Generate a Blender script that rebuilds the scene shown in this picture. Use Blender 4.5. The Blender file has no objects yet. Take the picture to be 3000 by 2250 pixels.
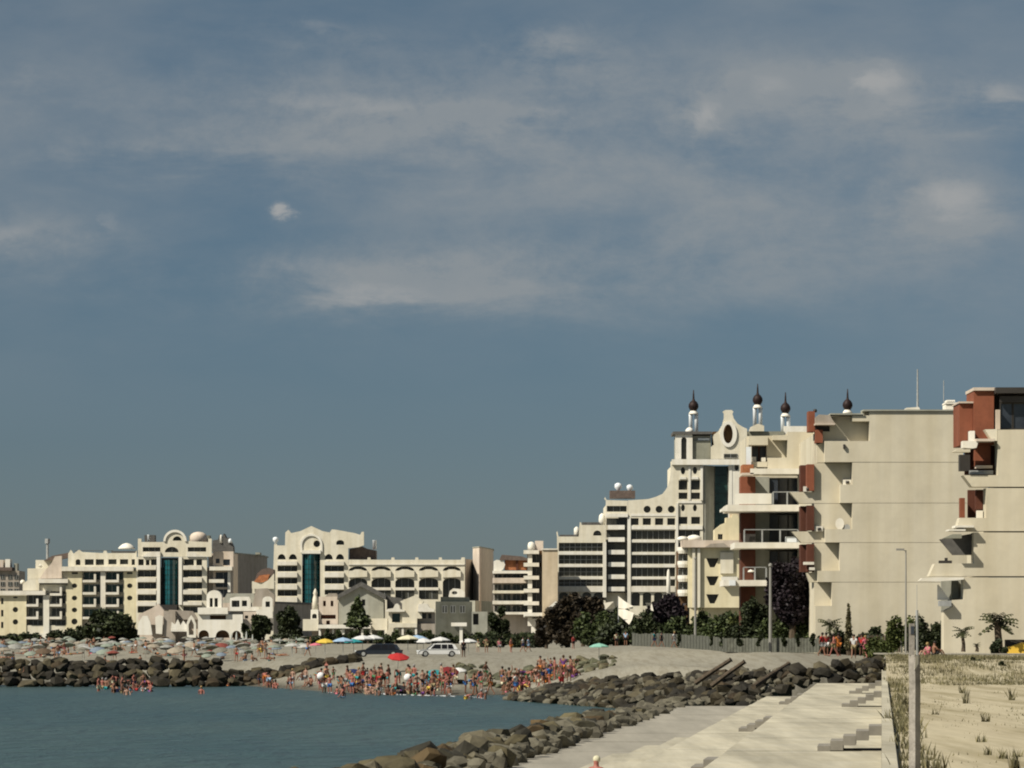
import bpy, math, random
import numpy as np
from mathutils import Vector, Matrix
from mathutils.geometry import tessellate_polygon, convex_hull_2d

# ---------------------------------------------------------------- camera, sky, sun
S = bpy.context.scene
COL = S.collection
F = 11400.0          # focal length in photo pixels (photo 3000 px wide)
H = 4.7              # eye height above the sea, metres
cam_d = bpy.data.cameras.new('camera'); cam = bpy.data.objects.new('camera', cam_d); COL.objects.link(cam)
cam.location = (0, 0, H); cam.rotation_euler = (math.pi/2, 0, 0)
cam_d.sensor_width = 36; cam_d.lens = 36*F/3000; cam_d.shift_y = (1860-1125)/3000
cam_d.clip_start = 1; cam_d.clip_end = 40000
S.camera = cam

SUN = Vector((-0.65, -0.44, 0.80)).normalized()
sd = bpy.data.lights.new('sun', 'SUN'); sd.energy = 4.75; sd.angle = math.radians(0.5); sd.color = (1.0, 0.93, 0.80)
so = bpy.data.objects.new('sun', sd); COL.objects.link(so)
so.rotation_euler = SUN.to_track_quat('Z', 'Y').to_euler(); so.location = (0, 0, 60)

W = bpy.data.worlds.new('World'); S.world = W; W.use_nodes = True
nt = W.node_tree; nt.nodes.clear(); L = nt.links
def N(t, **k):
    n = nt.nodes.new(t)
    for a, b in k.items(): setattr(n, a, b)
    return n
def val(n, i, v): n.inputs[i].default_value = v; return n
out = N('ShaderNodeOutputWorld'); bg = N('ShaderNodeBackground'); bg.inputs[1].default_value = 0.05
sky = N('ShaderNodeTexSky', sky_type='NISHITA', sun_disc=False)
sky.sun_elevation = math.asin(SUN.z); sky.sun_rotation = math.atan2(SUN.x, SUN.y)
sky.air_density = 1.0; sky.dust_density = 0.3; sky.ozone_density = 1.5; sky.altitude = 0
tc = N('ShaderNodeTexCoord'); sep = N('ShaderNodeSeparateXYZ'); L.new(tc.outputs['Generated'], sep.inputs[0])
def math_(op, a, b=None, c=None, clamp=False):
    n = N('ShaderNodeMath', operation=op, use_clamp=clamp)
    for i, v in enumerate((a, b, c)):
        if v is None: continue
        if isinstance(v, (int, float)): n.inputs[i].default_value = v
        else: L.new(v, n.inputs[i])
    return n.outputs[0]
def mixc(f, a, b, blend='MIX'):
    n = N('ShaderNodeMix', data_type='RGBA', blend_type=blend)
    if isinstance(f, (int, float)): n.inputs[0].default_value = f
    else: L.new(f, n.inputs[0])
    for i, v in ((6, a), (7, b)):
        if isinstance(v, tuple): n.inputs[i].default_value = (*v, 1)
        else: L.new(v, n.inputs[i])
    return n.outputs[2]
# the sky is a thin overcast haze: tint the clear Nishita sky, then veil and cloud it
SKY_TINT = (0.405, 0.485, 0.64)
def ramp(x, pts):
    r = N('ShaderNodeValToRGB'); L.new(x, r.inputs[0]); el = r.color_ramp.elements
    el[0].position, el[0].color = pts[0][0], (*pts[0][1], 1); el[1].position, el[1].color = pts[-1][0], (*pts[-1][1], 1)
    for p, c in pts[1:-1]:
        q = el.new(p); q.color = (*c, 1)
    return r.outputs[0]
tinted = mixc(1.0, sky.outputs[0], ramp(sep.outputs[2], [(0.0, (.395, .50, .69)), (.05, (.41, .51, .67)), (.16, (.50, .60, .66)), (.5, (.53, .60, .63))]), 'MULTIPLY')
# sky coordinates u = x/y, v = z/y in view direction units
u = math_('DIVIDE', sep.outputs[0], math_('MAXIMUM', math_('ABSOLUTE', sep.outputs[1]), 0.2))
v = math_('DIVIDE', sep.outputs[2], math_('MAXIMUM', math_('ABSOLUTE', sep.outputs[1]), 0.2))
cmb = N('ShaderNodeCombineXYZ'); L.new(u, cmb.inputs[0]); L.new(v, cmb.inputs[1]); L.new(math_('SIGN', sep.outputs[1]), cmb.inputs[2])
def noise(scale, detail=6, rough=.55, sx=1, sy=1, dist=0, off=0.0):
    mp = N('ShaderNodeMapping'); L.new(cmb.outputs[0], mp.inputs[0]); mp.inputs['Scale'].default_value = (sx, sy, 1); mp.inputs['Location'].default_value = (off, off*.7, 0)
    n = N('ShaderNodeTexNoise'); L.new(mp.outputs[0], n.inputs[0]); n.inputs['Scale'].default_value = scale
    n.inputs['Detail'].default_value = detail; n.inputs['Roughness'].default_value = rough; n.inputs['Distortion'].default_value = dist
    return n.outputs[0]
n1 = noise(22, 8, .62, 1, 3.0, .3); n2 = noise(9, 5, .55, .7, 1.7, .2, 3.1); n3 = noise(60, 6, .65, 1, 1.4, .3, 1.3)
wu = math_('ADD', u, math_('MULTIPLY', math_('SUBTRACT', n3, .5), .020)); wv = math_('ADD', v, math_('MULTIPLY', math_('SUBTRACT', n1, .5), .020))
cloud = None
BL = [(820, 640, 42, 36, .45), (1160, 820, 470, 100, .46), (120, 700, 300, 100, .40), (1100, 330, 760, 190, .40), (2080, 345, 100, 95, .30),
      (2540, 225, 120, 60, .5), (2640, 290, 260, 110, .26), (2270, 225, 150, 90, .3), (2790, 590, 200, 130, .34), (1640, 135, 160, 60, .26), (2250, 520, 900, 260, .26), (1950, 780, 900, 150, .25), (2950, 290, 150, 60, .28),
      (1900, 200, 600, 130, .18), (950, 95, 260, 50, .2), (1420, 330, 200, 40, .2), (60, 240, 220, 90, .2), (400, 430, 420, 60, .22)]
for px, py, rx, ry, a in BL:
    du = math_('MULTIPLY', math_('SUBTRACT', wu, (px-1500)/F), F/rx); dv = math_('MULTIPLY', math_('SUBTRACT', wv, (1860-py)/F), F/ry)
    r2 = math_('ADD', math_('MULTIPLY', du, du), math_('MULTIPLY', dv, dv))
    g = math_('MULTIPLY', math_('POWER', 2.718, math_('MULTIPLY', r2, -1.1)), a)
    cloud = g if cloud is None else math_('ADD', cloud, g)
n4 = noise(140, 5, .7, 1, 1.3, .4, 2.7)
det = math_('ADD', math_('ADD', math_('MULTIPLY', n1, .52), math_('MULTIPLY', n3, .5)), math_('MULTIPLY', n4, .30))
sm = N('ShaderNodeMapRange', interpolation_type='SMOOTHSTEP'); L.new(math_('ADD', det, math_('MULTIPLY', cloud, .35)), sm.inputs[0]); sm.inputs[1].default_value = .56; sm.inputs[2].default_value = .95; sm.inputs[3].default_value = .25; sm.inputs[4].default_value = 1.45
cl = math_('MULTIPLY', cloud, sm.outputs[0])
up = N('ShaderNodeMapRange'); L.new(v, up.inputs[0]); up.inputs[1].default_value = .05; up.inputs[2].default_value = .11
veil = math_('MULTIPLY', math_('MULTIPLY', math_('SUBTRACT', math_('ADD', n2, math_('MULTIPLY', n1, .35)), .50), 1.35, clamp=True), up.outputs[0])
cl = math_('MINIMUM', math_('ADD', cl, veil, clamp=True), math_('ADD', .50, math_('MULTIPLY', det, .42)))
CLOUD = (0.250*20, 0.268*20, 0.278*20)
skyc = mixc(cl, tinted, CLOUD)
puff = None                          # the few brighter sunlit cloud heads
for px, py, rx, ry, a in [(825, 636, 34, 32, 1.1), (2560, 232, 75, 42, .95), (2640, 300, 120, 40, .4), (2790, 570, 120, 70, .75), (2075, 345, 45, 70, .7), (2270, 225, 80, 60, .45), (2950, 290, 110, 35, .45), (1100, 855, 230, 38, .5), (900, 790, 160, 40, .35), (1640, 130, 90, 40, .4), (30, 680, 90, 55, .45), (310, 640, 50, 60, .35), (930, 310, 170, 35, .4), (1150, 300, 120, 22, .35), (920, 92, 120, 28, .35), (860, 235, 80, 40, .25), (1600, 325, 70, 14, .35)]:
    du = math_('MULTIPLY', math_('SUBTRACT', wu, (px-1500)/F), F/rx); dv = math_('MULTIPLY', math_('SUBTRACT', wv, (1860-py)/F), F/ry)
    g = math_('MULTIPLY', math_('POWER', 2.718, math_('MULTIPLY', math_('ADD', math_('MULTIPLY', du, du), math_('MULTIPLY', dv, dv)), -1.2)), a)
    puff = g if puff is None else math_('ADD', puff, g)
pm = N('ShaderNodeMapRange', interpolation_type='SMOOTHSTEP'); L.new(math_('MULTIPLY', puff, math_('ADD', .45, math_('MULTIPLY', det, .75))), pm.inputs[0]); pm.inputs[1].default_value = .10; pm.inputs[2].default_value = .85; pm.inputs[4].default_value = .8
skyc = mixc(pm.outputs[0], skyc, (.32*20, .325*20, .325*20))
L.new(skyc, bg.inputs[0]); L.new(bg.outputs[0], out.inputs[0])

S.view_settings.view_transform = 'Standard'; S.view_settings.look = 'None'; S.view_settings.gamma = 1
S.view_settings.use_curve_mapping = False; S.view_settings.exposure = 0.2
S.cycles.filter_width = 2.0
S.cycles.max_bounces = 6; S.cycles.diffuse_bounces = 1; S.cycles.caustics_reflective = False; S.cycles.caustics_refractive = False
rnd = random.Random(7); nr = np.random.RandomState(5)

# ---------------------------------------------------------------- materials
def mat(name, col, rough=.8, var=.12, scale=.6, spec=.3, bump=0, bscale=8, streak=0, metal=0, col2=None, obj_tint=False, ysc=1):
    m = bpy.data.materials.new(name); m.use_nodes = True; t = m.node_tree; p = t.nodes['Principled BSDF']
    p.inputs['Roughness'].default_value = rough; p.inputs['Specular IOR Level'].default_value = spec; p.inputs['Metallic'].default_value = metal
    tcn = t.nodes.new('ShaderNodeTexCoord'); ns = t.nodes.new('ShaderNodeTexNoise'); mp0 = t.nodes.new('ShaderNodeMapping'); mp0.inputs['Scale'].default_value = (1, ysc, 1); t.links.new(tcn.outputs['Object'], mp0.inputs[0]); t.links.new(mp0.outputs[0], ns.inputs[0])
    ns.inputs['Scale'].default_value = scale; ns.inputs['Detail'].default_value = 8; ns.inputs['Roughness'].default_value = .65
    r = t.nodes.new('ShaderNodeValToRGB'); t.links.new(ns.outputs[0], r.inputs[0])
    c2 = col2 or tuple(c*(1-2.2*var) for c in col); c1 = tuple(min(1, c*(1+var)) for c in col)
    r.color_ramp.elements[0].position = .32; r.color_ramp.elements[1].position = .68
    r.color_ramp.elements[0].color = (*c2, 1); r.color_ramp.elements[1].color = (*c1, 1)
    o = r.outputs[0]
    if streak:
        mp = t.nodes.new('ShaderNodeMapping'); mp.inputs['Scale'].default_value = (.8, .8, .06); t.links.new(tcn.outputs['Object'], mp.inputs[0])
        n2_ = t.nodes.new('ShaderNodeTexNoise'); n2_.inputs['Scale'].default_value = 1.0; n2_.inputs['Detail'].default_value = 6; t.links.new(mp.outputs[0], n2_.inputs[0])
        r2 = t.nodes.new('ShaderNodeValToRGB'); r2.color_ramp.elements[0].position = .35; r2.color_ramp.elements[1].position = .6
        g = 1-streak; r2.color_ramp.elements[0].color = (g, g*.98, g*.93, 1); r2.color_ramp.elements[1].color = (1, 1, 1, 1)
        t.links.new(n2_.outputs[0], r2.inputs[0])
        mx = t.nodes.new('ShaderNodeMix'); mx.data_type = 'RGBA'; mx.blend_type = 'MULTIPLY'; mx.inputs[0].default_value = 1
        t.links.new(o, mx.inputs[6]); t.links.new(r2.outputs[0], mx.inputs[7]); o = mx.outputs[2]
    if obj_tint:
        oi = t.nodes.new('ShaderNodeObjectInfo'); mx = t.nodes.new('ShaderNodeMix'); mx.data_type = 'RGBA'; mx.blend_type = 'MULTIPLY'; mx.inputs[0].default_value = 1
        t.links.new(o, mx.inputs[6]); t.links.new(oi.outputs['Color'], mx.inputs[7]); o = mx.outputs[2]
    t.links.new(o, p.inputs['Base Color'])
    if bump:
        n3_ = t.nodes.new('ShaderNodeTexNoise'); n3_.inputs['Scale'].default_value = bscale; n3_.inputs['Detail'].default_value = 8; t.links.new(tcn.outputs['Object'], n3_.inputs[0])
        b = t.nodes.new('ShaderNodeBump'); b.inputs['Strength'].default_value = .8; b.inputs['Distance'].default_value = bump
        t.links.new(n3_.outputs[0], b.inputs['Height']); t.links.new(b.outputs[0], p.inputs['Normal'])
    return m
def leafmat(name, dark, light, rough=.6):
    m = bpy.data.materials.new(name); m.use_nodes = True; t = m.node_tree; p = t.nodes['Principled BSDF']
    p.inputs['Roughness'].default_value = rough; p.inputs['Specular IOR Level'].default_value = .25
    g = t.nodes.new('ShaderNodeNewGeometry'); r = t.nodes.new('ShaderNodeValToRGB'); t.links.new(g.outputs['Random Per Island'], r.inputs[0])
    r.color_ramp.elements[0].color = (*dark, 1); r.color_ramp.elements[1].color = (*light, 1)
    tcn = t.nodes.new('ShaderNodeTexCoord'); ns = t.nodes.new('ShaderNodeTexNoise'); ns.inputs['Scale'].default_value = .45; t.links.new(tcn.outputs['Object'], ns.inputs[0])
    rr = t.nodes.new('ShaderNodeMapRange'); rr.inputs[1].default_value = .3; rr.inputs[2].default_value = .7; rr.inputs[3].default_value = .55; rr.inputs[4].default_value = 1.3; t.links.new(ns.outputs[0], rr.inputs[0])
    mx = t.nodes.new('ShaderNodeMix'); mx.data_type = 'RGBA'; mx.blend_type = 'MULTIPLY'; mx.inputs[0].default_value = 1
    t.links.new(r.outputs[0], mx.inputs[6]); t.links.new(rr.outputs[0], mx.inputs[7]); t.links.new(mx.outputs[2], p.inputs['Base Color'])
    return m
M = dict(
    cream=mat('cream_render', (.80, .75, .61), var=.05, streak=.12), white=mat('white_render', (.88, .85, .76), var=.04, streak=.10),
    yellow=mat('yellow_render', (.80, .725, .50), var=.05, streak=.12), tan=mat('tan_render', (.66, .55, .40), var=.05, streak=.14),
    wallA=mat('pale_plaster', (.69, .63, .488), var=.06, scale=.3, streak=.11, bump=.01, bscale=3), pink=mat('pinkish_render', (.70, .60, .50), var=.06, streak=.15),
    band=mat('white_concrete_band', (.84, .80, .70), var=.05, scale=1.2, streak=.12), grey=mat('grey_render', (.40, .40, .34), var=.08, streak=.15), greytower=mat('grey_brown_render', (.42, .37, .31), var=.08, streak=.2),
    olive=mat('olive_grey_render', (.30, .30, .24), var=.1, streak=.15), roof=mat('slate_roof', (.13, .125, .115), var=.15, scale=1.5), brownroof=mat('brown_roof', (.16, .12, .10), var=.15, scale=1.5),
    tile=mat('orange_tile', (.42, .16, .07), var=.2, scale=2), red=mat('red_brick_render', (.27, .09, .048), var=.10, scale=1.0, streak=.15), redbrown=mat('brown_red_and_shaded_red', (.11, .038, .022), var=.15),  # redbrown is a brown of its own and also the shaded copy of red
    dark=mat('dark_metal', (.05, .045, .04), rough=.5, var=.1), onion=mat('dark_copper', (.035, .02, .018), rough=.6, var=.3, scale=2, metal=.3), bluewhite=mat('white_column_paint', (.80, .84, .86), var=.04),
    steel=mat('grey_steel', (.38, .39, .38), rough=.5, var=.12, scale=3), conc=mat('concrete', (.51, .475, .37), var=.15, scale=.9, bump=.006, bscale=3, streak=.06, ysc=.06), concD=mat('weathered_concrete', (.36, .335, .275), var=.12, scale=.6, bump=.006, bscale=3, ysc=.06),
    stairconc_shaded=mat('shaded_stair_concrete', (.27, .25, .21), var=.12, scale=1.5),  # darker copy of the concrete, puts shade of the stair flanks into the colour
    timber=mat('weathered_post', (.40, .37, .33), var=.2, scale=4, bump=.015, bscale=20, streak=.3), fence=mat('fence_board', (.135, .14, .115), var=.2, scale=2, streak=.2), bark=mat('bark', (.10, .075, .05), var=.25, scale=4),
    sand=None, rubber=mat('rubber', (.02, .02, .02), var=.1), black=mat('black_paint', (.012, .012, .014), rough=.3, var=.1), carwhite=mat('white_car_paint', (.80, .80, .78), rough=.25, var=.02, spec=.5), cardark=mat('dark_car_paint', (.02, .025, .035), rough=.25, var=.05, spec=.5),
    skin=mat('skin', (1, 1, 1), rough=.55, var=.06, scale=3, obj_tint=True), cloth=mat('cloth', (1, 1, 1), rough=.85, var=.08, scale=3, obj_tint=True), hair=mat('hair', (1, 1, 1), rough=.6, var=.15, scale=8, obj_tint=True),
    rockm=mat('breakwater_rock', (.125, .115, .082), var=.38, scale=.9, bump=.06, bscale=3.5, col2=(.055, .048, .034), obj_tint=True),
    lamp=mat('lamp_grey', (.30, .29, .26), rough=.5, var=.1),
)
def glass(name, col, rough=.12):
    m = mat(name, col, rough=rough, var=.4, scale=.22, spec=.5, col2=tuple(c*.35 for c in col)); return m
M['glass'] = glass('dark_window_glass', (.062, .062, .050), .25); M['teal'] = glass('teal_curtain_glass', (.012, .085, .10)); M['blueglass'] = glass('blue_grey_glass', (.05, .06, .075)); M['greenglass'] = glass('green_tinted_glass', (.02, .05, .045))
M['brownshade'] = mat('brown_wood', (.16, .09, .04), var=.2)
LF = dict(green=leafmat('leaf_green', (.020, .032, .011), (.095, .120, .042)), dark=leafmat('leaf_dark', (.014, .020, .009), (.060, .075, .030)), brown=leafmat('leaf_bronze', (.016, .013, .008), (.065, .048, .028)),
          purple=leafmat('leaf_purple', (.010, .007, .010), (.035, .024, .030)), light=leafmat('leaf_light', (.04, .06, .015), (.14, .16, .05)), dry=leafmat('dry_grass_blade', (.10, .085, .035), (.30, .25, .12)), palm=leafmat('palm_leaf', (.02, .026, .010), (.07, .075, .03)),
          olive=leafmat('olive_grass', (.07, .068, .03), (.24, .21, .11)))

# ---------------------------------------------------------------- object helpers
def setp(o, label=None, cat=None, group=None, kind=None):
    if label: o['label'] = label
    if cat: o['category'] = cat
    if group: o['group'] = group
    if kind: o['kind'] = kind
    return o
def mk(name, verts, faces, mats, parent=None, midx=None, smooth=False):
    me = bpy.data.meshes.new(name); me.from_pydata([tuple(q) for q in verts], [], [tuple(f) for f in faces])
    for m_ in (mats if isinstance(mats, (list, tuple)) else [mats]): me.materials.append(M[m_] if isinstance(m_, str) else m_)
    if midx is not None: me.polygons.foreach_set('material_index', midx)
    if smooth: me.polygons.foreach_set('use_smooth', [True]*len(me.polygons))
    me.update()
    o = bpy.data.objects.new(name, me); COL.objects.link(o)
    if parent: o.parent = parent
    return o
def empty(name, loc, label, cat, group=None, rz=0):
    o = bpy.data.objects.new(name, None); COL.objects.link(o); o.location = loc; o.rotation_euler = (0, 0, rz); o.empty_display_size = .5
    return setp(o, label, cat, group)
def copy_tree(o, parent=None):
    c = o.copy(); COL.objects.link(c); c.parent = parent
    for ch in o.children: copy_tree(ch, c)
    return c
class MB:
    """collects simple solids into one mesh"""
    def __init__(s): s.v = []; s.f = []; s.mi = []
    def add(s, v, f, mi=0):
        b = len(s.v); s.v += [tuple(q) for q in v]; s.f += [tuple(b+i for i in q) for q in f]; s.mi += [mi]*len(f); return s
    def box(s, x0, x1, y0, y1, z0, z1, mi=0):
        return s.add([(x0, y0, z0), (x1, y0, z0), (x1, y1, z0), (x0, y1, z0), (x0, y0, z1), (x1, y0, z1), (x1, y1, z1), (x0, y1, z1)],
                     [(0, 3, 2, 1), (4, 5, 6, 7), (0, 1, 5, 4), (1, 2, 6, 5), (2, 3, 7, 6), (3, 0, 4, 7)], mi)
    def lathe(s, cx, cy, prof, n=12, mi=0, sx=1, sy=1):
        v = []; f = []
        for r, z in prof:
            for k in range(n):
                a = 2*math.pi*k/n; v.append((cx+sx*r*math.cos(a), cy+sy*r*math.sin(a), z))
        for i in range(len(prof)-1):
            for k in range(n):
                k2 = (k+1) % n; f.append((i*n+k, i*n+k2, (i+1)*n+k2, (i+1)*n+k))
        f.append(tuple(range(n-1, -1, -1))); f.append(tuple((len(prof)-1)*n+k for k in range(n)))
        return s.add(v, f, mi)
    def tube(s, pts, rad, n=8, mi=0):
        pts = [Vector(p) for p in pts]; v = []; f = []
        for i, p in enumerate(pts):
            d = (pts[min(i+1, len(pts)-1)]-pts[max(i-1, 0)]).normalized(); a = d.orthogonal().normalized()
            if i and a.dot(pa) < 0: a = -a
            if i: a = (pa-d*pa.dot(d)).normalized()
            pa = a; b = d.cross(a); r = rad[i] if isinstance(rad, (list, tuple)) else rad
            for k in range(n):
                t = 2*math.pi*k/n; v.append(p+(a*math.cos(t)+b*math.sin(t))*r)
        for i in range(len(pts)-1):
            for k in range(n):
                k2 = (k+1) % n; f.append((i*n+k, i*n+k2, (i+1)*n+k2, (i+1)*n+k))
        f.append(tuple(range(n-1, -1, -1))); f.append(tuple((len(pts)-1)*n+k for k in range(n)))
        return s.add(v, f, mi)
    def out(s, name, mats, parent=None, smooth=False): return mk(name, s.v, s.f, mats, parent, s.mi, smooth)

# ---------------------------------------------------------------- the lie of the land
YS = [(-3000, 372), (-600, 368), (0, 362), (500, 366), (700, 362), (850, 339), (1000, 316), (1150, 310), (1350, 302), (1500, 306), (1650, 288), (1850, 276), (2040, 258), (2150, 246), (2250, 234), (2350, 236), (2450, 242), (2600, 247), (6000, 246)]
def lerp(t, x):
    if x <= t[0][0]: return t[0][1]
    for (a, b), (c, d) in zip(t, t[1:]):
        if x <= c: return b+(d-b)*(x-a)/(c-a)
    return t[-1][1]
def ss(a, b, x):
    t = min(1, max(0, (x-a)/(b-a))); return t*t*(3-2*t)
def wob(x, y): return .5*math.sin(x*.31+y*.07)+.3*math.sin(x*.13-y*.19+1)+.2*math.sin(x*.71+y*.43)
U = 0.095            # the promenade runs along x = U*y
def gz(x, y):
    a = 1500+F*x/max(y, 1)
    s = x-U*y
    if a > 2590 and y < 251:          # dune ground behind the low wall
        z = 2.42+.04*wob(x*2, y)
        z += (1.0+.12*wob(x*1.7, y))*ss(176, 200, y+2*math.sin(x*.4))
        return z + (3.4-z)*ss(225, 245, y)
    d = y-lerp(YS, a)
    k = ss(1450, 1900, a)             # 0 open beach, 1 behind the groyne
    zl = (.55*ss(0, 18, d)+1.25*ss(14, 48, d)+.55*ss(40, 75, d)+.35*ss(60, 260, d)+.75*ss(250, 620, d)) if d > 0 else max(-1, d*.1)
    zr = (2.45*ss(-1, 9, d)+.95*ss(8, 75, d)) if d > -1 else -1
    z = zl*(1-k)+zr*k
    if a > 2600 and y >= 251: z = 3.4
    return z + (.05*wob(x, y) if d > 12 else .02)
def at(px, Y): return (px-1500)*Y/F
def zpx(py, Y): return H+(1860-py)*Y/F

def ground_sheet(name, rows, cols, pf, material, label=None):
    v = [pf(i, j) for i in range(rows) for j in range(cols)]
    f = [(i*cols+j, i*cols+j+1, (i+1)*cols+j+1, (i+1)*cols+j) for i in range(rows-1) for j in range(cols-1)]
    o = mk(name, v, f, material, smooth=True); o['kind'] = 'structure'; return o
def sandmat(name, a, b, c, sc=.12, fine=2.0):
    m = bpy.data.materials.new(name); m.use_nodes = True; t = m.node_tree; p = t.nodes['Principled BSDF']; p.inputs['Roughness'].default_value = .95; p.inputs['Specular IOR Level'].default_value = .1
    tcn = t.nodes.new('ShaderNodeTexCoord'); o = None
    def nz(scale, det, pos0, pos1, c0, c1, mode=None, sx=1.0):
        nonlocal o
        mp = t.nodes.new('ShaderNodeMapping'); mp.inputs['Scale'].default_value = (1, sx, 1); t.links.new(tcn.outputs['Object'], mp.inputs[0])
        n = t.nodes.new('ShaderNodeTexNoise'); n.inputs['Scale'].default_value = scale; n.inputs['Detail'].default_value = det; n.inputs['Roughness'].default_value = .7; t.links.new(mp.outputs[0], n.inputs[0])
        r = t.nodes.new('ShaderNodeValToRGB'); r.color_ramp.elements[0].position = pos0; r.color_ramp.elements[1].position = pos1
        r.color_ramp.elements[0].color = (*c0, 1); r.color_ramp.elements[1].color = (*c1, 1); t.links.new(n.outputs[0], r.inputs[0])
        if o is None: o = r.outputs[0]
        else:
            mx = t.nodes.new('ShaderNodeMix'); mx.data_type = 'RGBA'; mx.blend_type = 'MULTIPLY'; mx.inputs[0].default_value = 1
            t.links.new(o, mx.inputs[6]); t.links.new(r.outputs[0], mx.inputs[7]); o = mx.outputs[2]
        return n
    nz(sc, 8, .35, .65, a, b, sx=.08)
    nz(fine, 8, .33, .55, c, (1, 1, 1), 1, sx=.045)
    n = nz(fine*5, 4, .2, .6, (.8, .8, .8), (1, 1, 1), 1, sx=.06)
    gp = t.nodes.new('ShaderNodeNewGeometry'); sx_ = t.nodes.new('ShaderNodeSeparateXYZ'); t.links.new(gp.outputs['Position'], sx_.inputs[0])
    wr = t.nodes.new('ShaderNodeMapRange'); wr.inputs[1].default_value = .12; wr.inputs[2].default_value = .55; wr.inputs[3].default_value = .42; wr.inputs[4].default_value = 1; t.links.new(sx_.outputs[2], wr.inputs[0])
    mw = t.nodes.new('ShaderNodeMix'); mw.data_type = 'RGBA'; mw.blend_type = 'MULTIPLY'; mw.inputs[0].default_value = 1; t.links.new(o, mw.inputs[6]); t.links.new(wr.outputs[0], mw.inputs[7]); o = mw.outputs[2]   # wet sand at the waterline
    t.links.new(o, p.inputs['Base Color'])
    b_ = t.nodes.new('ShaderNodeBump'); b_.inputs['Distance'].default_value = .02; b_.inputs['Strength'].default_value = .6; t.links.new(n.outputs[0], b_.inputs['Height']); t.links.new(b_.outputs[0], p.inputs['Normal'])
    return m
SAND = sandmat('beach_sand', (.24, .227, .185), (.315, .298, .24), (.75, .72, .68))
DUNE = sandmat('dry_dune_sand', (.44, .385, .265), (.51, .455, .32), (.62, .60, .52), .25, .8)

# beach and town ground, one sheet from the shoreline to the horizon
cols = [-3000, -1500] + list(range(-600, 3700, 45)) + [4500, 6000]
offs = [-14, -6, -2, 0, 2, 4, 6, 9, 12, 16, 20, 25, 30, 36, 44, 54, 66, 80, 100, 130, 170, 220, 280, 360, 460, 600, 800, 1200, 2500, 8000, 25000]
def pf(i, j):
    a = cols[j]; y = (251 if a > 2600 else lerp(YS, a)) + max(0, offs[i]) if a > 2600 else lerp(YS, a)+offs[i]
    if a > 2600: y = 251+max(0, offs[i])+i*.01
    x = at(a, y); return (x, y, gz(x, y+(0.01 if a > 2600 else 0)))
ground_sheet('beach_ground', len(offs), len(cols), pf, SAND)
ys = [-40, 0, 20] + [30+3*i for i in range(48)] + [174+2.0*i for i in range(38)] + [250.5, 251.05]
ssx = [.22, .5, 1, 1.5, 2, 2.5, 3, 3.5, 4, 4.5, 5, 5.5, 6, 7, 8, 9, 10, 12, 14, 16, 18, 20, 25, 30, 40, 60, 120, 400]
def pf2(i, j):
    y = ys[i]; x = U*y+ssx[j]; z = 2.42+.04*wob(x*2, y)
    z += (1.0+.12*wob(x*1.7, y))*ss(176, 200, y+2*math.sin(x*.4)); z += (3.4-z)*ss(225, 245, y)
    return (x, y, z)
ground_sheet('dune_ground', len(ys), len(ssx), pf2, DUNE)
# pale paved promenade road behind the dune
m_ = MB(); m_.box(at(2600, 258), 120, 254, 268, 3.38, 3.46); o = m_.out('promenade_path', 'concD'); o['kind'] = 'structure'

# sea
wm = bpy.data.materials.new('sea_water'); wm.use_nodes = True; t = wm.node_tree; p = t.nodes['Principled BSDF']
p.inputs['Base Color'].default_value = (.030, .060, .068, 1); p.inputs['Roughness'].default_value = .28; p.inputs['Specular IOR Level'].default_value = .5; p.inputs['IOR'].default_value = 1.33
tcn = t.nodes.new('ShaderNodeTexCoord'); mp = t.nodes.new('ShaderNodeMapping'); mp.inputs['Scale'].default_value = (.55, .30, 1); t.links.new(tcn.outputs['Object'], mp.inputs[0])
n_ = t.nodes.new('ShaderNodeTexNoise'); n_.inputs['Scale'].default_value = 1.0; n_.inputs['Detail'].default_value = 7; n_.inputs['Roughness'].default_value = .62; n_.inputs['Distortion'].default_value = .4; t.links.new(mp.outputs[0], n_.inputs[0])
b_ = t.nodes.new('ShaderNodeBump'); b_.inputs['Strength'].default_value = 1; b_.inputs['Distance'].default_value = 1.1; t.links.new(n_.outputs[0], b_.inputs['Height']); t.links.new(b_.outputs[0], p.inputs['Normal'])
mp2 = t.nodes.new('ShaderNodeMapping'); mp2.inputs['Scale'].default_value = (.05, .02, 1); t.links.new(tcn.outputs['Object'], mp2.inputs[0])
n5 = t.nodes.new('ShaderNodeTexNoise'); n5.inputs['Scale'].default_value = 1; n5.inputs['Detail'].default_value = 6; t.links.new(mp2.outputs[0], n5.inputs[0])
r_ = t.nodes.new('ShaderNodeValToRGB'); r_.color_ramp.elements[0].position = .35; r_.color_ramp.elements[1].position = .65; r_.color_ramp.elements[0].color = (.032, .070, .070, 1); r_.color_ramp.elements[1].color = (.054, .092, .082, 1)
t.links.new(n5.outputs[0], r_.inputs[0]); t.links.new(r_.outputs[0], p.inputs['Base Color'])
o = mk('sea_water', [(-6000, -200, 0), (60, -200, 0), (60, 420, 0), (-6000, 420, 0)], [(0, 1, 2, 3)], wm); o['kind'] = 'structure'
o = mk('seabed', [(-6000, -200, -2.5), (60, -200, -2.5), (60, 420, -2.5), (-6000, 420, -2.5)], [(0, 1, 2, 3)], SAND); o['kind'] = 'structure'
foam = mat('white_foam', (.60, .62, .63), var=.1, scale=3, bump=.03, bscale=6)
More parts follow.
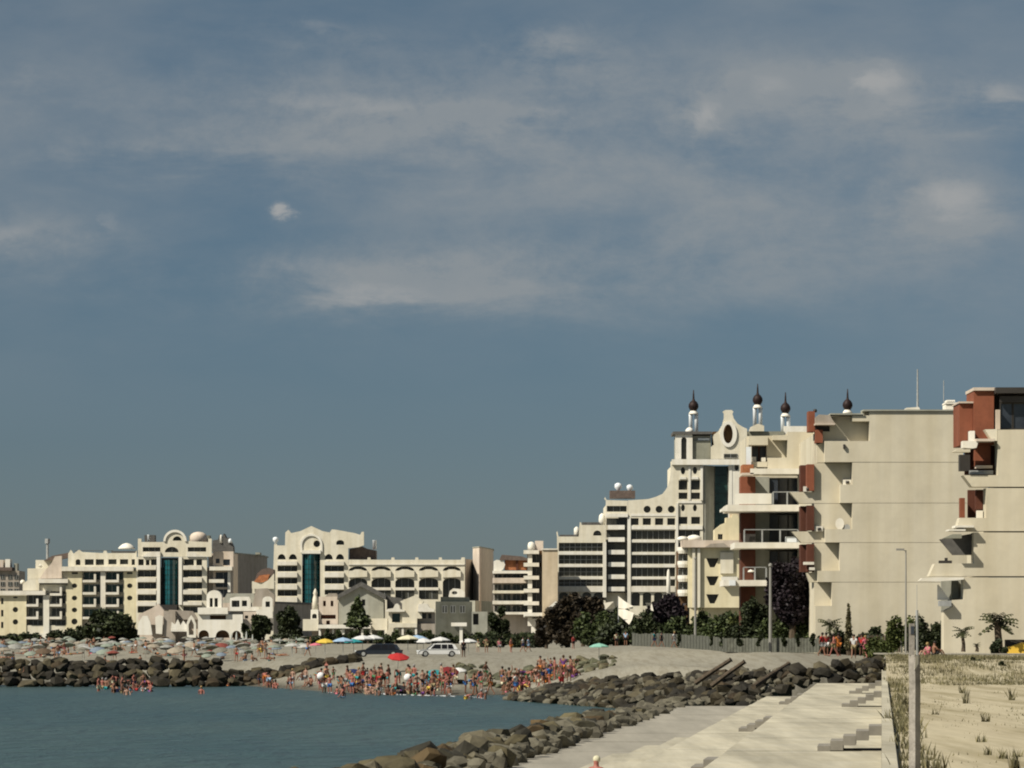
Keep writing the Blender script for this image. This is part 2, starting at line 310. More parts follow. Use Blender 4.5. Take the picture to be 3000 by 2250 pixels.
def foam_strip(px0, px1, py, w, amp, seed, name='surf_foam', lift=.05):
    r = random.Random(seed); v = []; f = []; n = 46
    for i in range(n+1):
        a = px0+(px1-px0)*i/n; y = H*F/(py(a)-1860); ww = w*(.15+math.sin(math.pi*i/n)**.6)*(.4+r.random()); j = r.uniform(-amp, amp)
        x = at(a, y); v += [(x, y+j-ww, .01), (x+r.uniform(-.02, .02), y+j, lift+.03*r.random()), (x, y+j+ww, .01)]
    for i in range(n):
        if r.random() < .35 and lift < .12: continue
        b = 3*i; f += [(b, b+3, b+4, b+1), (b+1, b+4, b+5, b+2)]
    o = mk(name, v, f, foam); o['kind'] = 'stuff'; return o
foam_strip(1120, 1335, lambda a: 2035+(a-1150)*.03, 1.5, 1.1, 1, lift=.03); foam_strip(1360, 1425, lambda a: 2038+(a-1360)*.15, 1.5, 1.2, 2, lift=.03)
foam_strip(1085, 1190, lambda a: 2033, 1.2, 1.2, 3, lift=.05); foam_strip(960, 1010, lambda a: 2030, .5, .8, 4); foam_strip(1880, 1925, lambda a: 2062, 1.6, .6, 5, lift=.35); foam_strip(1935, 2060, lambda a: 2070, .8, 1.5, 6, lift=.15)
foam_strip(2008, 2062, lambda a: 2066-(a-2008)*.05, 3.5, .5, 9, 'surf_foam', 1.0)
r_f = random.Random(99)
# ---------------------------------------------------------------- promenade terraces (s = offset from the wall line)
def P(s, y, z): return (s+U*y, y, z)
def slab(mb, s0, s1, y0, y1, z0, z1):
    mb.add([P(s0, y0, z0), P(s1, y0, z0), P(s1, y1, z0), P(s0, y1, z0), P(s0, y0, z1), P(s1, y0, z1), P(s1, y1, z1), P(s0, y1, z1)],
           [(0, 3, 2, 1), (4, 5, 6, 7), (0, 1, 5, 4), (1, 2, 6, 5), (2, 3, 7, 6), (3, 0, 4, 7)])
def terrace(name, label, s0, s1, yend, z, mt, L_=6.0, cat='terrace', jig=.012):
    e = empty(name, P((s0+s1)/2, 60, 0), label, cat); base = Vector(e.location); y = 52.0
    while y < yend:
        y1 = min(y+L_-.03, yend); m = MB(); slab(m, s0, s1-.004, y, y1, z-1.6, z+rnd.uniform(-jig, jig))
        m.v = [tuple(Vector(q)-base) for q in m.v]; o = m.out('slab', mt, e); y += L_
    return e
terrace('upper_terrace', 'broad pale concrete terrace directly below the low sea wall', -3.75, 0, 226, 1.9, 'conc')
terrace('middle_terrace', 'narrow pale concrete terrace one step below the broad one', -6.2, -3.75, 209, 1.4, 'conc')
terrace('lower_quay', 'grey sandy concrete quay strip beside the shore boulders', -11.5, -6.2, 214, .8, 'concD')
terrace('sea_wall', 'long low cream concrete wall along the edge of the dune', 0, .27, 249, 2.56, 'conc', 8, 'wall', .006)
def stair(name, label, s0, zt, zb, yc, w, tread, n, down=-1):
    e = empty(name, P(s0, yc, 0), label, 'stair'); base = Vector(e.location); rise = (zt-zb)/n
    for k in range(n):
        m = MB(); sa = s0-tread*(k+1); sb = s0-tread*k-.003; z = zt-rise*k-(rise if k == 0 else rise)*0
        slab(m, sa, sb, yc-w/2, yc+w/2, z-rise*1.9 if k < n-1 else zb-.01, z)
        m.v = [tuple(Vector(q)-base) for q in m.v]; m.out('step', 'stairconc_shaded', e)
    return e
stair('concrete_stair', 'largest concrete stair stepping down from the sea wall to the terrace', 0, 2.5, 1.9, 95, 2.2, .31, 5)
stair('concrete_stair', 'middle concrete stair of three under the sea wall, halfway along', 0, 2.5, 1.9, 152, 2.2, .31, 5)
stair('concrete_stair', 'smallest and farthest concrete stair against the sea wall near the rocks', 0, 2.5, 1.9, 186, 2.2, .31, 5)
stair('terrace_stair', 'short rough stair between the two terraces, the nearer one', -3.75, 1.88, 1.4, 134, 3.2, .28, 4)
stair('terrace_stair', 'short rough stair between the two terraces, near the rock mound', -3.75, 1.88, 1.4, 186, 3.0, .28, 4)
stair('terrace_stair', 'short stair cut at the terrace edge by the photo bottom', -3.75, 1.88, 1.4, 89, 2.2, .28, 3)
e = empty('quay_steps', P(-6.2, 110, 0), 'wide shallow steps going down from the narrow terrace to the quay', 'steps'); base = Vector(e.location)
for k, (w, z) in enumerate([(.75, 1.25), (1.5, 1.10), (2.3, .95)]):
    m = MB(); slab(m, -6.2-w, -6.2-(0, .75, 1.5)[k]-.004, 78+3*k, 131-4*k, .5, z); m.v = [tuple(Vector(q)-base) for q in m.v]; m.out('step', 'conc', e)
# quay bollards/posts along the rock edge
# ---------------------------------------------------------------- boulders
rock_meshes = []
def hull_rock(seed, n=26):
    import bmesh
    r = random.Random(seed); bm = bmesh.new(); sx, sy, sz = r.uniform(.8, 1.15), r.uniform(.75, 1.1), r.uniform(.6, .85)
    for _ in range(n):
        d = Vector((r.gauss(0, 1), r.gauss(0, 1), r.gauss(0, 1))).normalized()
        d = Vector([math.copysign(abs(c)**.72, c) for c in d]); d *= .5*r.uniform(.86, 1.0)
        bm.verts.new((d.x*sx, d.y*sy, d.z*sz))
    res = bmesh.ops.convex_hull(bm, input=bm.verts); bmesh.ops.delete(bm, geom=[g for g in res['geom_interior'] if isinstance(g, bmesh.types.BMVert)], context='VERTS')
    me = bpy.data.meshes.new('rock'); bm.to_mesh(me); bm.free(); me.materials.append(M['rockm']); return me
rock_meshes = [hull_rock(i) for i in range(14)]
def rocks(name, label, spots, limit=300, tint=((.50, .49, .42), (.74, .69, .51), (.29, .29, .27), (1.2, 1.16, 1.05), (.78, .58, .36))):
    """spots: (x, y, z, size)"""
    spots = sorted(spots, key=lambda q: -q[3]/q[1]); c = spots[0]; e = empty(name, (c[0], c[1], 0), label, 'breakwater')
    rest = MB()
    for i, (x, y, z, s_) in enumerate(spots):
        me = rnd.choice(rock_meshes); rot = Matrix.Rotation(rnd.uniform(0, 6.28), 4, 'Z') @ Matrix.Rotation(rnd.uniform(-.5, .5), 4, 'X') @ Matrix.Rotation(rnd.uniform(-.5, .5), 4, 'Y')
        sc = (s_*rnd.uniform(.85, 1.25), s_*rnd.uniform(.85, 1.2), s_*rnd.uniform(.8, 1.05))
        if i < limit:
            o = bpy.data.objects.new('rock', me); COL.objects.link(o); o.parent = e; o.location = (x-c[0], y-c[1], z); o.rotation_euler = rot.to_euler(); o.scale = sc
            t_ = rnd.choices(tint, (5, 3, 4, 1, 1.4))[0]; k = rnd.uniform(.8, 1.15); o.color = (t_[0]*k, t_[1]*k, t_[2]*k, 1)
        else:
            mt = Matrix.Translation((x-c[0], y-c[1], z)) @ rot @ Matrix.Diagonal((*sc, 1))
            rest.add([mt @ v.co for v in me.vertices], [tuple(p.vertices) for p in me.polygons])
    if rest.v:
        o = rest.out('rubble', 'rockm', e); o['kind'] = 'stuff'
    return e
sp = []
y = 84.0
while y < 238:                                   # the boulder bank beside the quay
    t = (y-84)/154
    w = 4.5 - 1.9*t
    for k in range(7):
        s_ = -10.9-w*(k+.5)/7+rnd.uniform(-.25, .25); hgt = (.95+.75*math.sin(math.pi*min(1, (k+.9)/7.2))-.25*k/3.5)*(1-.38*ss(.35, .9, t))
        size = rnd.uniform(.55, 1.15)*(1.35 if rnd.random() < .2 else 1)*(1 if k else .7)
        z = hgt*rnd.uniform(.75, 1.05)-(.95 if k == 6 else .45)+(.35 if k == 0 else .1)
        sp.append((s_+U*y, y+rnd.uniform(-.5, .5), max(.1, z), size))
    y += .82+.25*t
rocks('boulder_bank', 'bank of brown angular boulders sloping from the grey quay into the sea', sp)
# groyne: crosses behind the terraces and out into the water
line = [(1.6, 283, .8, 3.0), (3.3, 274, 1.1, 3.4), (6, 264, 1.6, 4), (9, 253, 1.9, 4.4), (11.5, 246, 2.3, 4.6), (13.5, 239, 2.5, 4.6), (15.5, 233, 2.6, 4.6), (17.0, 229, 2.6, 4.4), (18.8, 229.5, 2.7, 3.8), (20.6, 231, 2.9, 3.6), (22.2, 236, 3.0, 3.2), (24.3, 244, 3.1, 2.6)]
sp = []
for (x0, y0, h0, w0), (x1, y1, h1, w1) in zip(line, line[1:]):
    n = max(2, int(math.hypot(x1-x0, y1-y0)/.8)); dx, dy = x1-x0, y1-y0; l_ = math.hypot(dx, dy); nx, ny = -dy/l_, dx/l_
    if ny > 0: nx, ny = -nx, -ny
    for i in range(n):
        t = (i+rnd.random()*.6)/n; h = (h0+(h1-h0)*t)*.92; w = w0+(w1-w0)*t
        for k in range(7):
            q = (k+rnd.uniform(-.3, .3))/6; size = rnd.choice((rnd.uniform(.45, .85), rnd.uniform(.75, 1.3)))
            sp.append((x0+dx*t+nx*w*(q-.35), y0+dy*t+ny*w*(q-.35), h*max(0, 1-q)**.8+.15*rnd.uniform(-1, 1)+.05, size))
rocks('groyne', 'dark rock mound running from the terrace end out into the bay', sp, 300, ((.30, .28, .26), (.48, .43, .33), (.18, .175, .17), (.75, .70, .58), (.40, .31, .23)))
# logs / rails sticking up on the groyne
for a, b, lab in (((2070, 1955, 240), (2140, 1924, 239), 'dark log jutting up over the groyne, the higher one'), ((2115, 1962, 238), (2180, 1930, 237), 'dark log jutting up over the groyne, the lower one by the sand'), ((2240, 1965, 233), (2308, 1937, 236), 'thick dark driftwood beam lying on sand beyond the rocks')):
    p0 = Vector((at(a[0], a[2]), a[2], zpx(a[1], a[2]))); p1 = Vector((at(b[0], b[2]), b[2], zpx(b[1], b[2])-.2)); p0 = p0+(p0-p1)*.5+Vector((0, -.8, -.75))
    m = MB(); m.tube([Vector((0, 0, 0)), (p1-p0)*.5+Vector((0, 0, .03)), p1-p0, (p1-p0)*1.02], [.16, .14, .13, .17], 8); o = m.out('driftwood_log', 'bark', smooth=False); o.location = p0; setp(o, lab, 'log')
sp = []
for i in range(58):                              # far left breakwater under the beach
    a = -180+i*21.5+rnd.uniform(-7, 7)
    for k in range(4):
        Y = 352+k*3.0+rnd.uniform(-.7, .7); h = (.35, 1.0, 1.6, 2.05)[k]
        if a > 640: Y += (a-640)*.03+4; h = max(h*.5, gz(at(a, Y), Y)+.1)
        if a > 800 and k < 1: continue
        sp.append((at(a, Y), Y, h+rnd.uniform(-.2, .2), rnd.uniform(.95, 1.6)))
rocks('breakwater', 'long dark boulder breakwater under the crowded beach', sp, 300, ((.34, .32, .29), (.58, .53, .40), (.20, .19, .18), (.8, .74, .62), (.5, .40, .3)))
sp = []
for i in range(110):
    a = rnd.uniform(1340, 1800); Y = rnd.uniform(322, 352)-(a-1340)*.06; x = at(a, Y); sp.append((x, Y, gz(x, Y)+.05, rnd.uniform(.4, 1.2)))
rocks('loose_rocks', 'scattered greenish stones lying on the sloping sand above the bathers', sp, 300, ((.9, 1.0, .85), (1.2, 1.2, 1.0), (.7, .8, .7), (1.2, 1.3, 1.1), (.9, .8, .6)))
# ---------------------------------------------------------------- buildings
def R(x0, x1, y0, y1): return [(x0, y0), (x1, y0), (x1, y1), (x0, y1)]
def E(cx, cy, rx, ry=None, n=16, a0=0, a1=360):
    ry = ry or rx; k = n if a1-a0 >= 360 else n+1
    return [(cx+rx*math.cos(math.radians(a0+(a1-a0)*i/n)), cy-ry*math.sin(math.radians(a0+(a1-a0)*i/n))) for i in range(k)]
def HALF(cx, yb, r, ry=None): return E(cx, yb, r, ry or r, 12, 0, 180)
def ARCH(x0, x1, yt, yb, h):           # rectangle with a curved top of rise h
    c = (x0+x1)/2; r = (x1-x0)/2
    return [(x1, yb), *[(c+r*math.cos(math.radians(a)), yt+h-h*math.sin(math.radians(a))) for a in range(0, 181, 15)], (x0, yb)]
class Bld:
    def __init__(s, name, label, D, cx, cat='building', group=None, zg=None):
        s.D = D; s.s = D/F; s.bx = (cx-1500)*s.s; s.e = empty(name, (s.bx, D, 0), label, cat, group); s.zb = 2.0 if zg is None else zg
    def X(s, px): return (px-1500)*s.s-s.bx
    def Z(s, py): return H+(1860-py)*s.s
    def ZB(s, y): return s.zb if y is None else s.Z(y)
    def box(s, name, x0, x1, y0, y1, d0, d1, m, parent=None):
        b = MB(); b.box(s.X(x0), s.X(x1), d0, d1, s.ZB(y1), s.Z(y0)); return b.out(name, m, parent or s.e)
    def boxes(s, name, lst, m, parent=None):
        b = MB()
        for x0, x1, y0, y1, d0, d1 in lst: b.box(s.X(x0), s.X(x1), d0, d1, s.ZB(y1), s.Z(y0))
        return b.out(name, m, parent or s.e)
    def prism(s, name, foot, y0, y1, m, parent=None):
        n = len(foot); v = [(s.X(a), d, s.ZB(y1)) for a, d in foot]+[(s.X(a), d, s.Z(y0)) for a, d in foot]
        f = [tuple(range(n))[::-1], tuple(range(n, 2*n))]+[(i, (i+1) % n, n+(i+1) % n, n+i) for i in range(n)]
        return mk(name, v, f, m, parent or s.e)
    def wall(s, name, outline, holes=(), d=0, t=.5, m='cream', parent=None, slant=None):
        polys = [outline]+list(holes); flat = [q for p in polys for q in p]
        tri = tessellate_polygon([[Vector((a, -b, 0)) for a, b in p] for p in polys])
        n = len(flat); v = [(s.X(a), d, s.Z(b)) for a, b in flat]+[(s.X(a), d+t, s.Z(b)) for a, b in flat]; f = []
        for q in tri:
            A, B, C = (Vector(flat[i]) for i in q)
            cr = (B-A).x*(C-A).y-(B-A).y*(C-A).x
            if abs(cr) < 1e-6: continue
            q = q if cr < 0 else q[::-1]
            f.append(tuple(q)); f.append(tuple(n+i for i in q[::-1]))
        b = 0
        for k, p in enumerate(polys):
            ar = sum(p[i][0]*p[(i+1) % len(p)][1]-p[(i+1) % len(p)][0]*p[i][1] for i in range(len(p)))
            for i in range(len(p)):
                i2 = (i+1) % len(p); q = (b+i, b+i2, n+b+i2, n+b+i)
                f.append(q if (ar > 0) == (k > 0) else q[::-1])
            b += len(p)
        return mk(name, v, f, m, parent or s.e)
    def win(s, x0, x1, y0, y1, d, cols=2, rows=1, g='glass', fr='steel', th=.11, name='window'):
        b = MB(); X0, X1, Z0, Z1 = s.X(x0)-.04, s.X(x1)+.04, s.Z(y1)-.04, s.Z(y0)+.04
        b.box(X0, X1, d+.08, d+.14, Z0, Z1, 0)
        for i in range(cols+1): xx = X0+(X1-X0)*i/cols; b.box(max(X0, xx-th/2), min(X1, xx+th/2), d, d+.078, Z0, Z1, 1)
        for j in range(rows+1): zz = Z0+(Z1-Z0)*j/rows; b.box(X0+th/2+.001, X1-th/2-.001, d+.01, d+.077, max(Z0, zz-th/2), min(Z1, zz+th/2), 1)
        return b.out(name, [g, fr], s.e)
    def winwall(s, name, outline, holes, d=0, t=.5, m='cream', cols=2, rows=1, g='glass', fr='steel'):
        s.wall(name, outline, holes, d, t, m)
        for h in holes:
            xs = [q[0] for q in h]; ysx = [q[1] for q in h]; w = (max(xs)-min(xs))*s.s
            s.win(min(xs), max(xs), min(ysx), max(ysx), d+t+.02, max(1, int(w/1.4)), rows, g, fr)
    def slabs(s, name, lst, d0, d1, m='band'):
        for x0, x1, y0, y1 in lst: s.box(name, x0, x1, y0, y1, d0, d1, m)
    def lathe(s, name, cx, d, prof, m, n=12, parent=None, smooth=True):  # prof in (radius px, y px)
        b = MB(); b.lathe(s.X(cx), d, [(r*s.s, s.Z(y)) for r, y in prof], n); return b.out(name, m, parent or s.e, smooth)
    def _c(s): pass
    def curtain(s, x0, x1, y0, y1, d, bulge, nc, nrw, g='teal', fr='greenglass'):
        w = s.X(x1)-s.X(x0); b = MB(); n = nc
        for i in range(n):
            for j in range(nrw):
                xa, xb = x0+(x1-x0)*i/n, x0+(x1-x0)*(i+1)/n; da = d-bulge*math.sin(math.pi*i/n); db = d-bulge*math.sin(math.pi*(i+1)/n)
                ya, yb = y0+(y1-y0)*j/nrw, y0+(y1-y0)*(j+1)/nrw
                o = mk('pane', [(s.X(xa)+.05, da, s.Z(yb)+.09), (s.X(xb)-.05, db, s.Z(yb)+.09), (s.X(xb)-.05, db, s.Z(ya)-.09), (s.X(xa)+.05, da, s.Z(ya)-.09),
                                (s.X(xa)+.05, da+.05, s.Z(yb)+.09), (s.X(xb)-.05, db+.05, s.Z(yb)+.09), (s.X(xb)-.05, db+.05, s.Z(ya)-.09), (s.X(xa)+.05, da+.05, s.Z(ya)-.09)],
                       [(0, 1, 2, 3), (7, 6, 5, 4), (0, 4, 5, 1), (1, 5, 6, 2), (2, 6, 7, 3), (3, 7, 4, 0)], g, s.e)
        for i in range(n+1):
            xa = x0+(x1-x0)*i/n; da = d-bulge*math.sin(math.pi*i/n); b.box(s.X(xa)-.05, s.X(xa)+.05, da-.05, da+.25, s.Z(y1), s.Z(y0)); b.out('mullion', fr, s.e); b = MB()
        bb = MB()
        for j in range(nrw+1):
            yy = y0+(y1-y0)*j/nrw
            for i in range(n):
                xa, xb = x0+(x1-x0)*i/n, x0+(x1-x0)*(i+1)/n; da = d-bulge*math.sin(math.pi*i/n); db = d-bulge*math.sin(math.pi*(i+1)/n); z = s.Z(yy)
                bb.add([(s.X(xa)+.06, da+.06, z-.1), (s.X(xb)-.06, db+.06, z-.1), (s.X(xb)-.06, db+.06, z+.1), (s.X(xa)+.06, da+.06, z+.1), (s.X(xa)+.06, da+.2, z-.1), (s.X(xb)-.06, db+.2, z-.1), (s.X(xb)-.06, db+.2, z+.1), (s.X(xa)+.06, da+.2, z+.1)], [(0, 1, 2, 3), (7, 6, 5, 4), (0, 4, 5, 1), (2, 6, 7, 3)])
            bb.out('transom', fr, s.e); bb = MB()
GL = 1905
# --- far hotel with yellow bays
b = Bld('yellow_hotel', 'stepped cream and yellow hotel with small balconies and a white roof dome', 1000, 200)
b.box('body', 78, 399, 1665, None, 1.7, 22, 'cream'); b.box('body', -60, 76, 1735, None, 1.7, 20, 'cream')
b.winwall('wall', [(-60, 1745), (75, 1745), (75, 1862), (127, 1862), (127, 1745), (145, 1745), (145, 1862), (-60, 1862)][:0] or R(-60, 77, 1745, 1862), [E(45, 1786, 8, 8), E(45, 1822, 8, 8), R(3, 10, 1752, 1770), R(3, 10, 1787, 1806), R(3, 10, 1822, 1840), E(45, 1750, 7, 3)], 0, .5, 'yellow')
b.box('fascia', -60, 134, 1731, 1743, -.9, 1, 'band')
b.box('pier', 127, 144, 1744, 1865, -.2, 1.6, 'white'); b.box('pier', 193, 198, 1716, 1865, 0, 1.6, 'yellow')
b.box('wall', 78, 197, 1832, 1862, .2, 1.6, 'cream'); b.box('pier', 118, 137, 1855, 1885, -.3, 1.6, 'white')
for y in (1770, 1807):
    for x in (77, 146): b.boxes('balcony', [(x, x+36, y, y+7, -.8, 1.6), (x+30, x+36, y-16, y-.1, -.8, .5)], 'band')
for y in (1738,):
    b.boxes('balcony', [(147, 182, y, y+7, -.8, 1.6), (176, 182, y-18, y-.1, -.8, .5)], 'band')
for y in (1753, 1790, 1825):
    for x in (80, 148): b.win(x+2, x+42, y-8, y+14, 1.5, 3, 1)
b.win(148, 192, 1716, 1740, 1.5, 3, 1)
b.box('fascia', 114, 200, 1696, 1708, -.9, 1.2, 'band'); b.prism('roof_terrace', [(68, 1), (200, 1), (200, 14), (68, 14)], 1712, 1732, 'cream')
b.wall('wall', [(66, 1730), (66, 1712), (80, 1700), (114, 1696), (114, 1709), (114, 1730)], (), .4, .8, 'cream')
b.wall('wall', [(116, 1695), (130, 1672), (150, 1650), (160, 1630), (180, 1628), (180, 1660), (180, 1694)], (), .6, 1, 'pink')
b.lathe('cupola', 114, 4, [(13, 1660), (12, 1652), (8, 1648), (1, 1645)], 'band'); b.lathe('cupola', 62, 3, [(7, 1710), (7, 1702), (2, 1698)], 'white')
b.box('penthouse', 100, 160, 1640, 1696, 3, 10, 'cream'); b.wall('gable_roof', [(125, 1642), (150, 1628), (205, 1617), (205, 1632), (160, 1640)], (), 2, 4, 'brownroof')
b.winwall('wall', [(198, 1662), (198, 1622), (206, 1610), (214, 1622), (230, 1610), (240, 1617), (300, 1620), (303, 1613), (310, 1613), (313, 1620), (395, 1620), (399, 1612), (399, 1662)],
          [ARCH(220, 234, 1638, 1655, 6), R(247, 273, 1638, 1655), R(279, 303, 1638, 1655), R(316, 340, 1638, 1653), R(350, 374, 1638, 1653), R(384, 394, 1638, 1655)], 1.2, .5, 'cream')
b.box('cornice', 181, 391, 1660, 1673, -1.0, 1.6, 'band')
b.winwall('wall', [(198, 1674), (240, 1674), (240, 1862), (198, 1862)], [E(218, 1716, 8, 7), E(218, 1752, 8, 7), E(218, 1787, 8, 7), E(218, 1821, 9, 9), R(210, 228, 1676, 1682)], 0, .5, 'yellow')
b.winwall('wall', [(362, 1674), (399, 1674), (399, 1862), (362, 1862)], [E(380, 1716, 8, 7), E(380, 1752, 8, 7), R(372, 388, 1676, 1682)], 0, .5, 'yellow')
b.box('pier', 295, 309, 1674, 1862, -.3, 1.6, 'band')
for y in (1699, 1735, 1771, 1807):
    for x in (243, 310):
        b.boxes('balcony', [(x, x+39, y, y+7, -.9, 1.6), (x+33, x+39, y-17, y-.1, -.9, .4)], 'band'); b.win(x+1, x+48, y-22, y-1, 1.5, 3, 1, 'greenglass')
b.lathe('dome', 362, 8, [(25, 1606), (25, 1604), (20, 1598), (12, 1592), (3, 1589)], 'white', 20)
b.boxes('roof_rail', [(215, 330, 1612, 1613.5, 2, 2.1), (320, 396, 1613, 1620, 5, 6)], 'roof')
m = MB(); m.tube([(b.X(128), 8, b.Z(1640)), (b.X(128), 8, b.Z(1590))], .35, 6); m.tube([(b.X(128), 8, b.Z(1590)), (b.X(128), 8, b.Z(1576))], .7, 6); m.out('antenna_mast', 'steel', b.e)
# --- buildings behind it, far side
b = Bld('grey_apartments', 'grey purple apartment houses half hidden beyond the yellow hotel', 1150, 30)
b.box('body', -80, 56, 1672, None, 0, 14, 'greytower'); b.box('chimney_block', 14, 28, 1638, 1672, 1, 6, 'white'); b.box('chimney_block', -8, 8, 1640, 1672, 1, 6, 'pink'); b.box('chimney_block', 38, 48, 1650, 1672, 2, 6, 'grey'); b.box('roof', -80, 36, 1662, 1671.9, -1, 15, 'brownroof')
for x in (-20, 2, 24, 42):
    for y in (1685, 1705, 1725): b.win(x, x+12, y, y+12, -.16, 2, 1)
# --- hotel with the blue glass bay
b = Bld('glass_bay_hotel', 'cream hotel with arched pediment above a tall curved teal glass bay', 1000, 505)
b.box('body', 404, 606, 1662, None, 2.2, 24, 'cream')
ys_ = [(1671, 1690), (1707, 1725), (1743, 1760), (1777, 1795)]
hl = [R(403, 458, a, c) for a, c in ys_]+[R(405, 421, 1638, 1656), R(427, 438, 1640, 1656), R(442, 460, 1638, 1656)]
b.winwall('wall', [(399, 1860), (399, 1632), (470, 1632), (470, 1860)], hl, 0, 1.2, 'cream')
hr = [R(537, 592, a, c) for a, c in ys_]+[R(539, 568, 1638, 1656), R(575, 592, 1638, 1656)]
b.winwall('wall', [(524, 1860), (524, 1632), (606, 1632), (606, 1860)], hr, 0, 1.2, 'cream')
b.slabs('balcony', [(403, 458, 1657, 1669), (403, 458, 1692, 1705), (403, 458, 1728, 1741), (403, 458, 1763, 1775), (537, 592, 1657, 1669), (537, 592, 1692, 1705), (537, 592, 1728, 1741), (537, 592, 1763, 1773)], -.9, -.03)
b.box('pier', 460, 470, 1632, 1790, -1.0, -.02, 'white'); b.box('pier', 524, 534, 1632, 1772, -1.0, -.02, 'white')
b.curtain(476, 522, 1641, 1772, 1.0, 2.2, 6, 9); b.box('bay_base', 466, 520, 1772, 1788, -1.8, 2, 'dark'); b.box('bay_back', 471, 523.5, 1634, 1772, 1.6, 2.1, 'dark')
b.winwall('wall', [(404, 1631), (404, 1578), (414, 1578), (414, 1588), (479, 1588), *HALF(513, 1585, 34, 33)[::-1][1:], (610, 1588), (610, 1578), (620, 1578), (620, 1631)],
          [R(418, 470, 1603, 1616), ARCH(483, 523, 1602, 1618, 15), R(550, 604, 1603, 1616), HALF(519, 1584, 13, 13)], 0, .9, 'cream')
b.wall('arch_trim', [(404+75, 1586), *E(513, 1585, 34, 33, 16, 180, 0), (547, 1586), (541, 1586), *E(513, 1586, 28, 27, 16, 0, 180), (485, 1586)], (), -.35, .34, 'white')
b.wall('balustrade', [(418, 1631), (428, 1622), (445, 1616), (470, 1616), (470, 1631)], (), -.5, .45, 'band'); b.wall('balustrade', [(548, 1616), (565, 1618), (580, 1624), (604, 1631), (548, 1631)], (), -.5, .45, 'band')
b.lathe('dome', 575, 7, [(25, 1590), (25, 1570), (22, 1563), (14, 1558), (4, 1556)], 'pink', 16); b.box('roof_house', 418, 448, 1566, 1590, 5, 9, 'roof'); b.lathe('chimney_pot', 432, 3, [(3, 1588), (3, 1568), (4, 1566)], 'bluewhite')
b.box('roof_house', 545, 606, 1566, 1602, 9, 14, 'olive')
# side tower
b.wall('mansard', [(618, 1615), (620, 1582), (636, 1580), (640, 1566), (645, 1578), (653, 1562), (660, 1576), (668, 1574), (680, 1600), (681, 1615)], (), 3, 6, 'roof')
b.winwall('wall', [(622, 1790), (622, 1615), (682, 1615), (682, 1790)], [R(630, 642, 1636, 1650), R(652, 672, 1638, 1656), R(630, 674, 1676, 1720), R(632, 674, 1726, 1750)], 2, .6, 'pink', g='blueglass')
b.box('body', 608, 681, 1620, None, 2.8, 20, 'pink'); b.slabs('balcony', [(614, 680, 1660, 1671)], -.5, 1.98); b.slabs('balcony', [(612, 656, 1697, 1707)], .2, 1.98); b.box('pier', 666, 674, 1672, 1735, 1.2, 1.95, 'white')
b.lathe('finial', 645, 3, [(4, 1590), (3, 1570), (2, 1566)], 'white'); b.lathe('finial', 672, 3, [(6, 1590), (5, 1580), (2, 1577)], 'bluewhite')
b = Bld('shaded_block', 'plain grey brown building block standing in shade behind the villas', 1040, 712)
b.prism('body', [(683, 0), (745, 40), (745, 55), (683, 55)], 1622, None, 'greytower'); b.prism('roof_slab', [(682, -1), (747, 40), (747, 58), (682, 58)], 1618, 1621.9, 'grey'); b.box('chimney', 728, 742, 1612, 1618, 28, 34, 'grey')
b = Bld('grey_annex', 'dark grey annex wall in shade behind the round dark trees', 800, 842)
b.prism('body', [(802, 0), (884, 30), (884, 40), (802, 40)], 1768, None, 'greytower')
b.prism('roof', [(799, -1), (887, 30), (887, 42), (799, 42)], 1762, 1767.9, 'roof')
# --- orange roofed curved house between the hotels
b = Bld('domed_pavilion', 'low curved pavilion with dark and orange tiled roof between the hotels', 960, 770)
b.wall('roof', [(742, 1705), (752, 1680), (765, 1668), (785, 1663), (800, 1668), (800, 1700), (775, 1706)], (), 2, 7, 'brownroof'); b.wall('tiled_roof', [(742, 1706), (760, 1685), (790, 1682), (783, 1700), (770, 1706)], (), .8, 1, 'tile')
b.box('body', 738, 800, 1703, None, 1.2, 9, 'cream'); b.wall('parapet', [(738, 1725), (738, 1703), (750, 1706), (765, 1712), (785, 1700), (803, 1680), (803, 1725)], (), 0, .8, 'cream')
# --- arcaded hotel
b = Bld('arcaded_hotel', 'long cream hotel with a pointed gable, teal glass bay and arched loggias', 1000, 1060)
b.box('body', 803, 1362, 1656, None, 3.2, 26, 'cream')
out_ = [(800, 1860), (800, 1692), (803, 1595), (812, 1595), (812, 1598), (835, 1598), (836, 1560), (845, 1552), (853, 1562), (880, 1556), (912, 1541), (945, 1556), (966, 1560), (972, 1551), (985, 1552), (1040, 1562), (1055, 1567), (1060, 1558), (1066, 1558), (1066, 1597), (1050, 1603), (1020, 1606), (1020, 1860), (938, 1860), (938, 1622), (885, 1622), (885, 1860)]
holes = [HALF(825, 1639, 12, 16), HALF(858, 1639, 12, 16), HALF(963, 1639, 12, 16), HALF(996, 1639, 12, 16), E(928, 1593, 10, 10), ARCH(985, 1008, 1582, 1596, 8)]
for a, c in ((1658, 1674), (1693, 1710), (1729, 1746), (1766, 1774)): holes.append(R(813, 871, a, c))
for a, c in ((1658, 1674), (1693, 1710), (1729, 1742)): holes.append(R(951, 1008, a, c))
b.winwall('wall', out_, holes, 0, 1.3, 'cream')
b.wall('arch_trim', [(880, 1619), *E(912, 1597, 33, 33, 18, 180, 0), (945, 1619), (939, 1619), *E(912, 1597, 27, 27, 18, 0, 180), (886, 1619)], (), -.3, .28, 'white')
b.box('lintel', 884, 940, 1612, 1622, -.9, -.02, 'white')
b.curtain(888, 936, 1624, 1772, 1.2, 2.0, 6, 10); b.box('bay_back', 886, 937, 1623, 1860, 1.7, 2.4, 'dark')
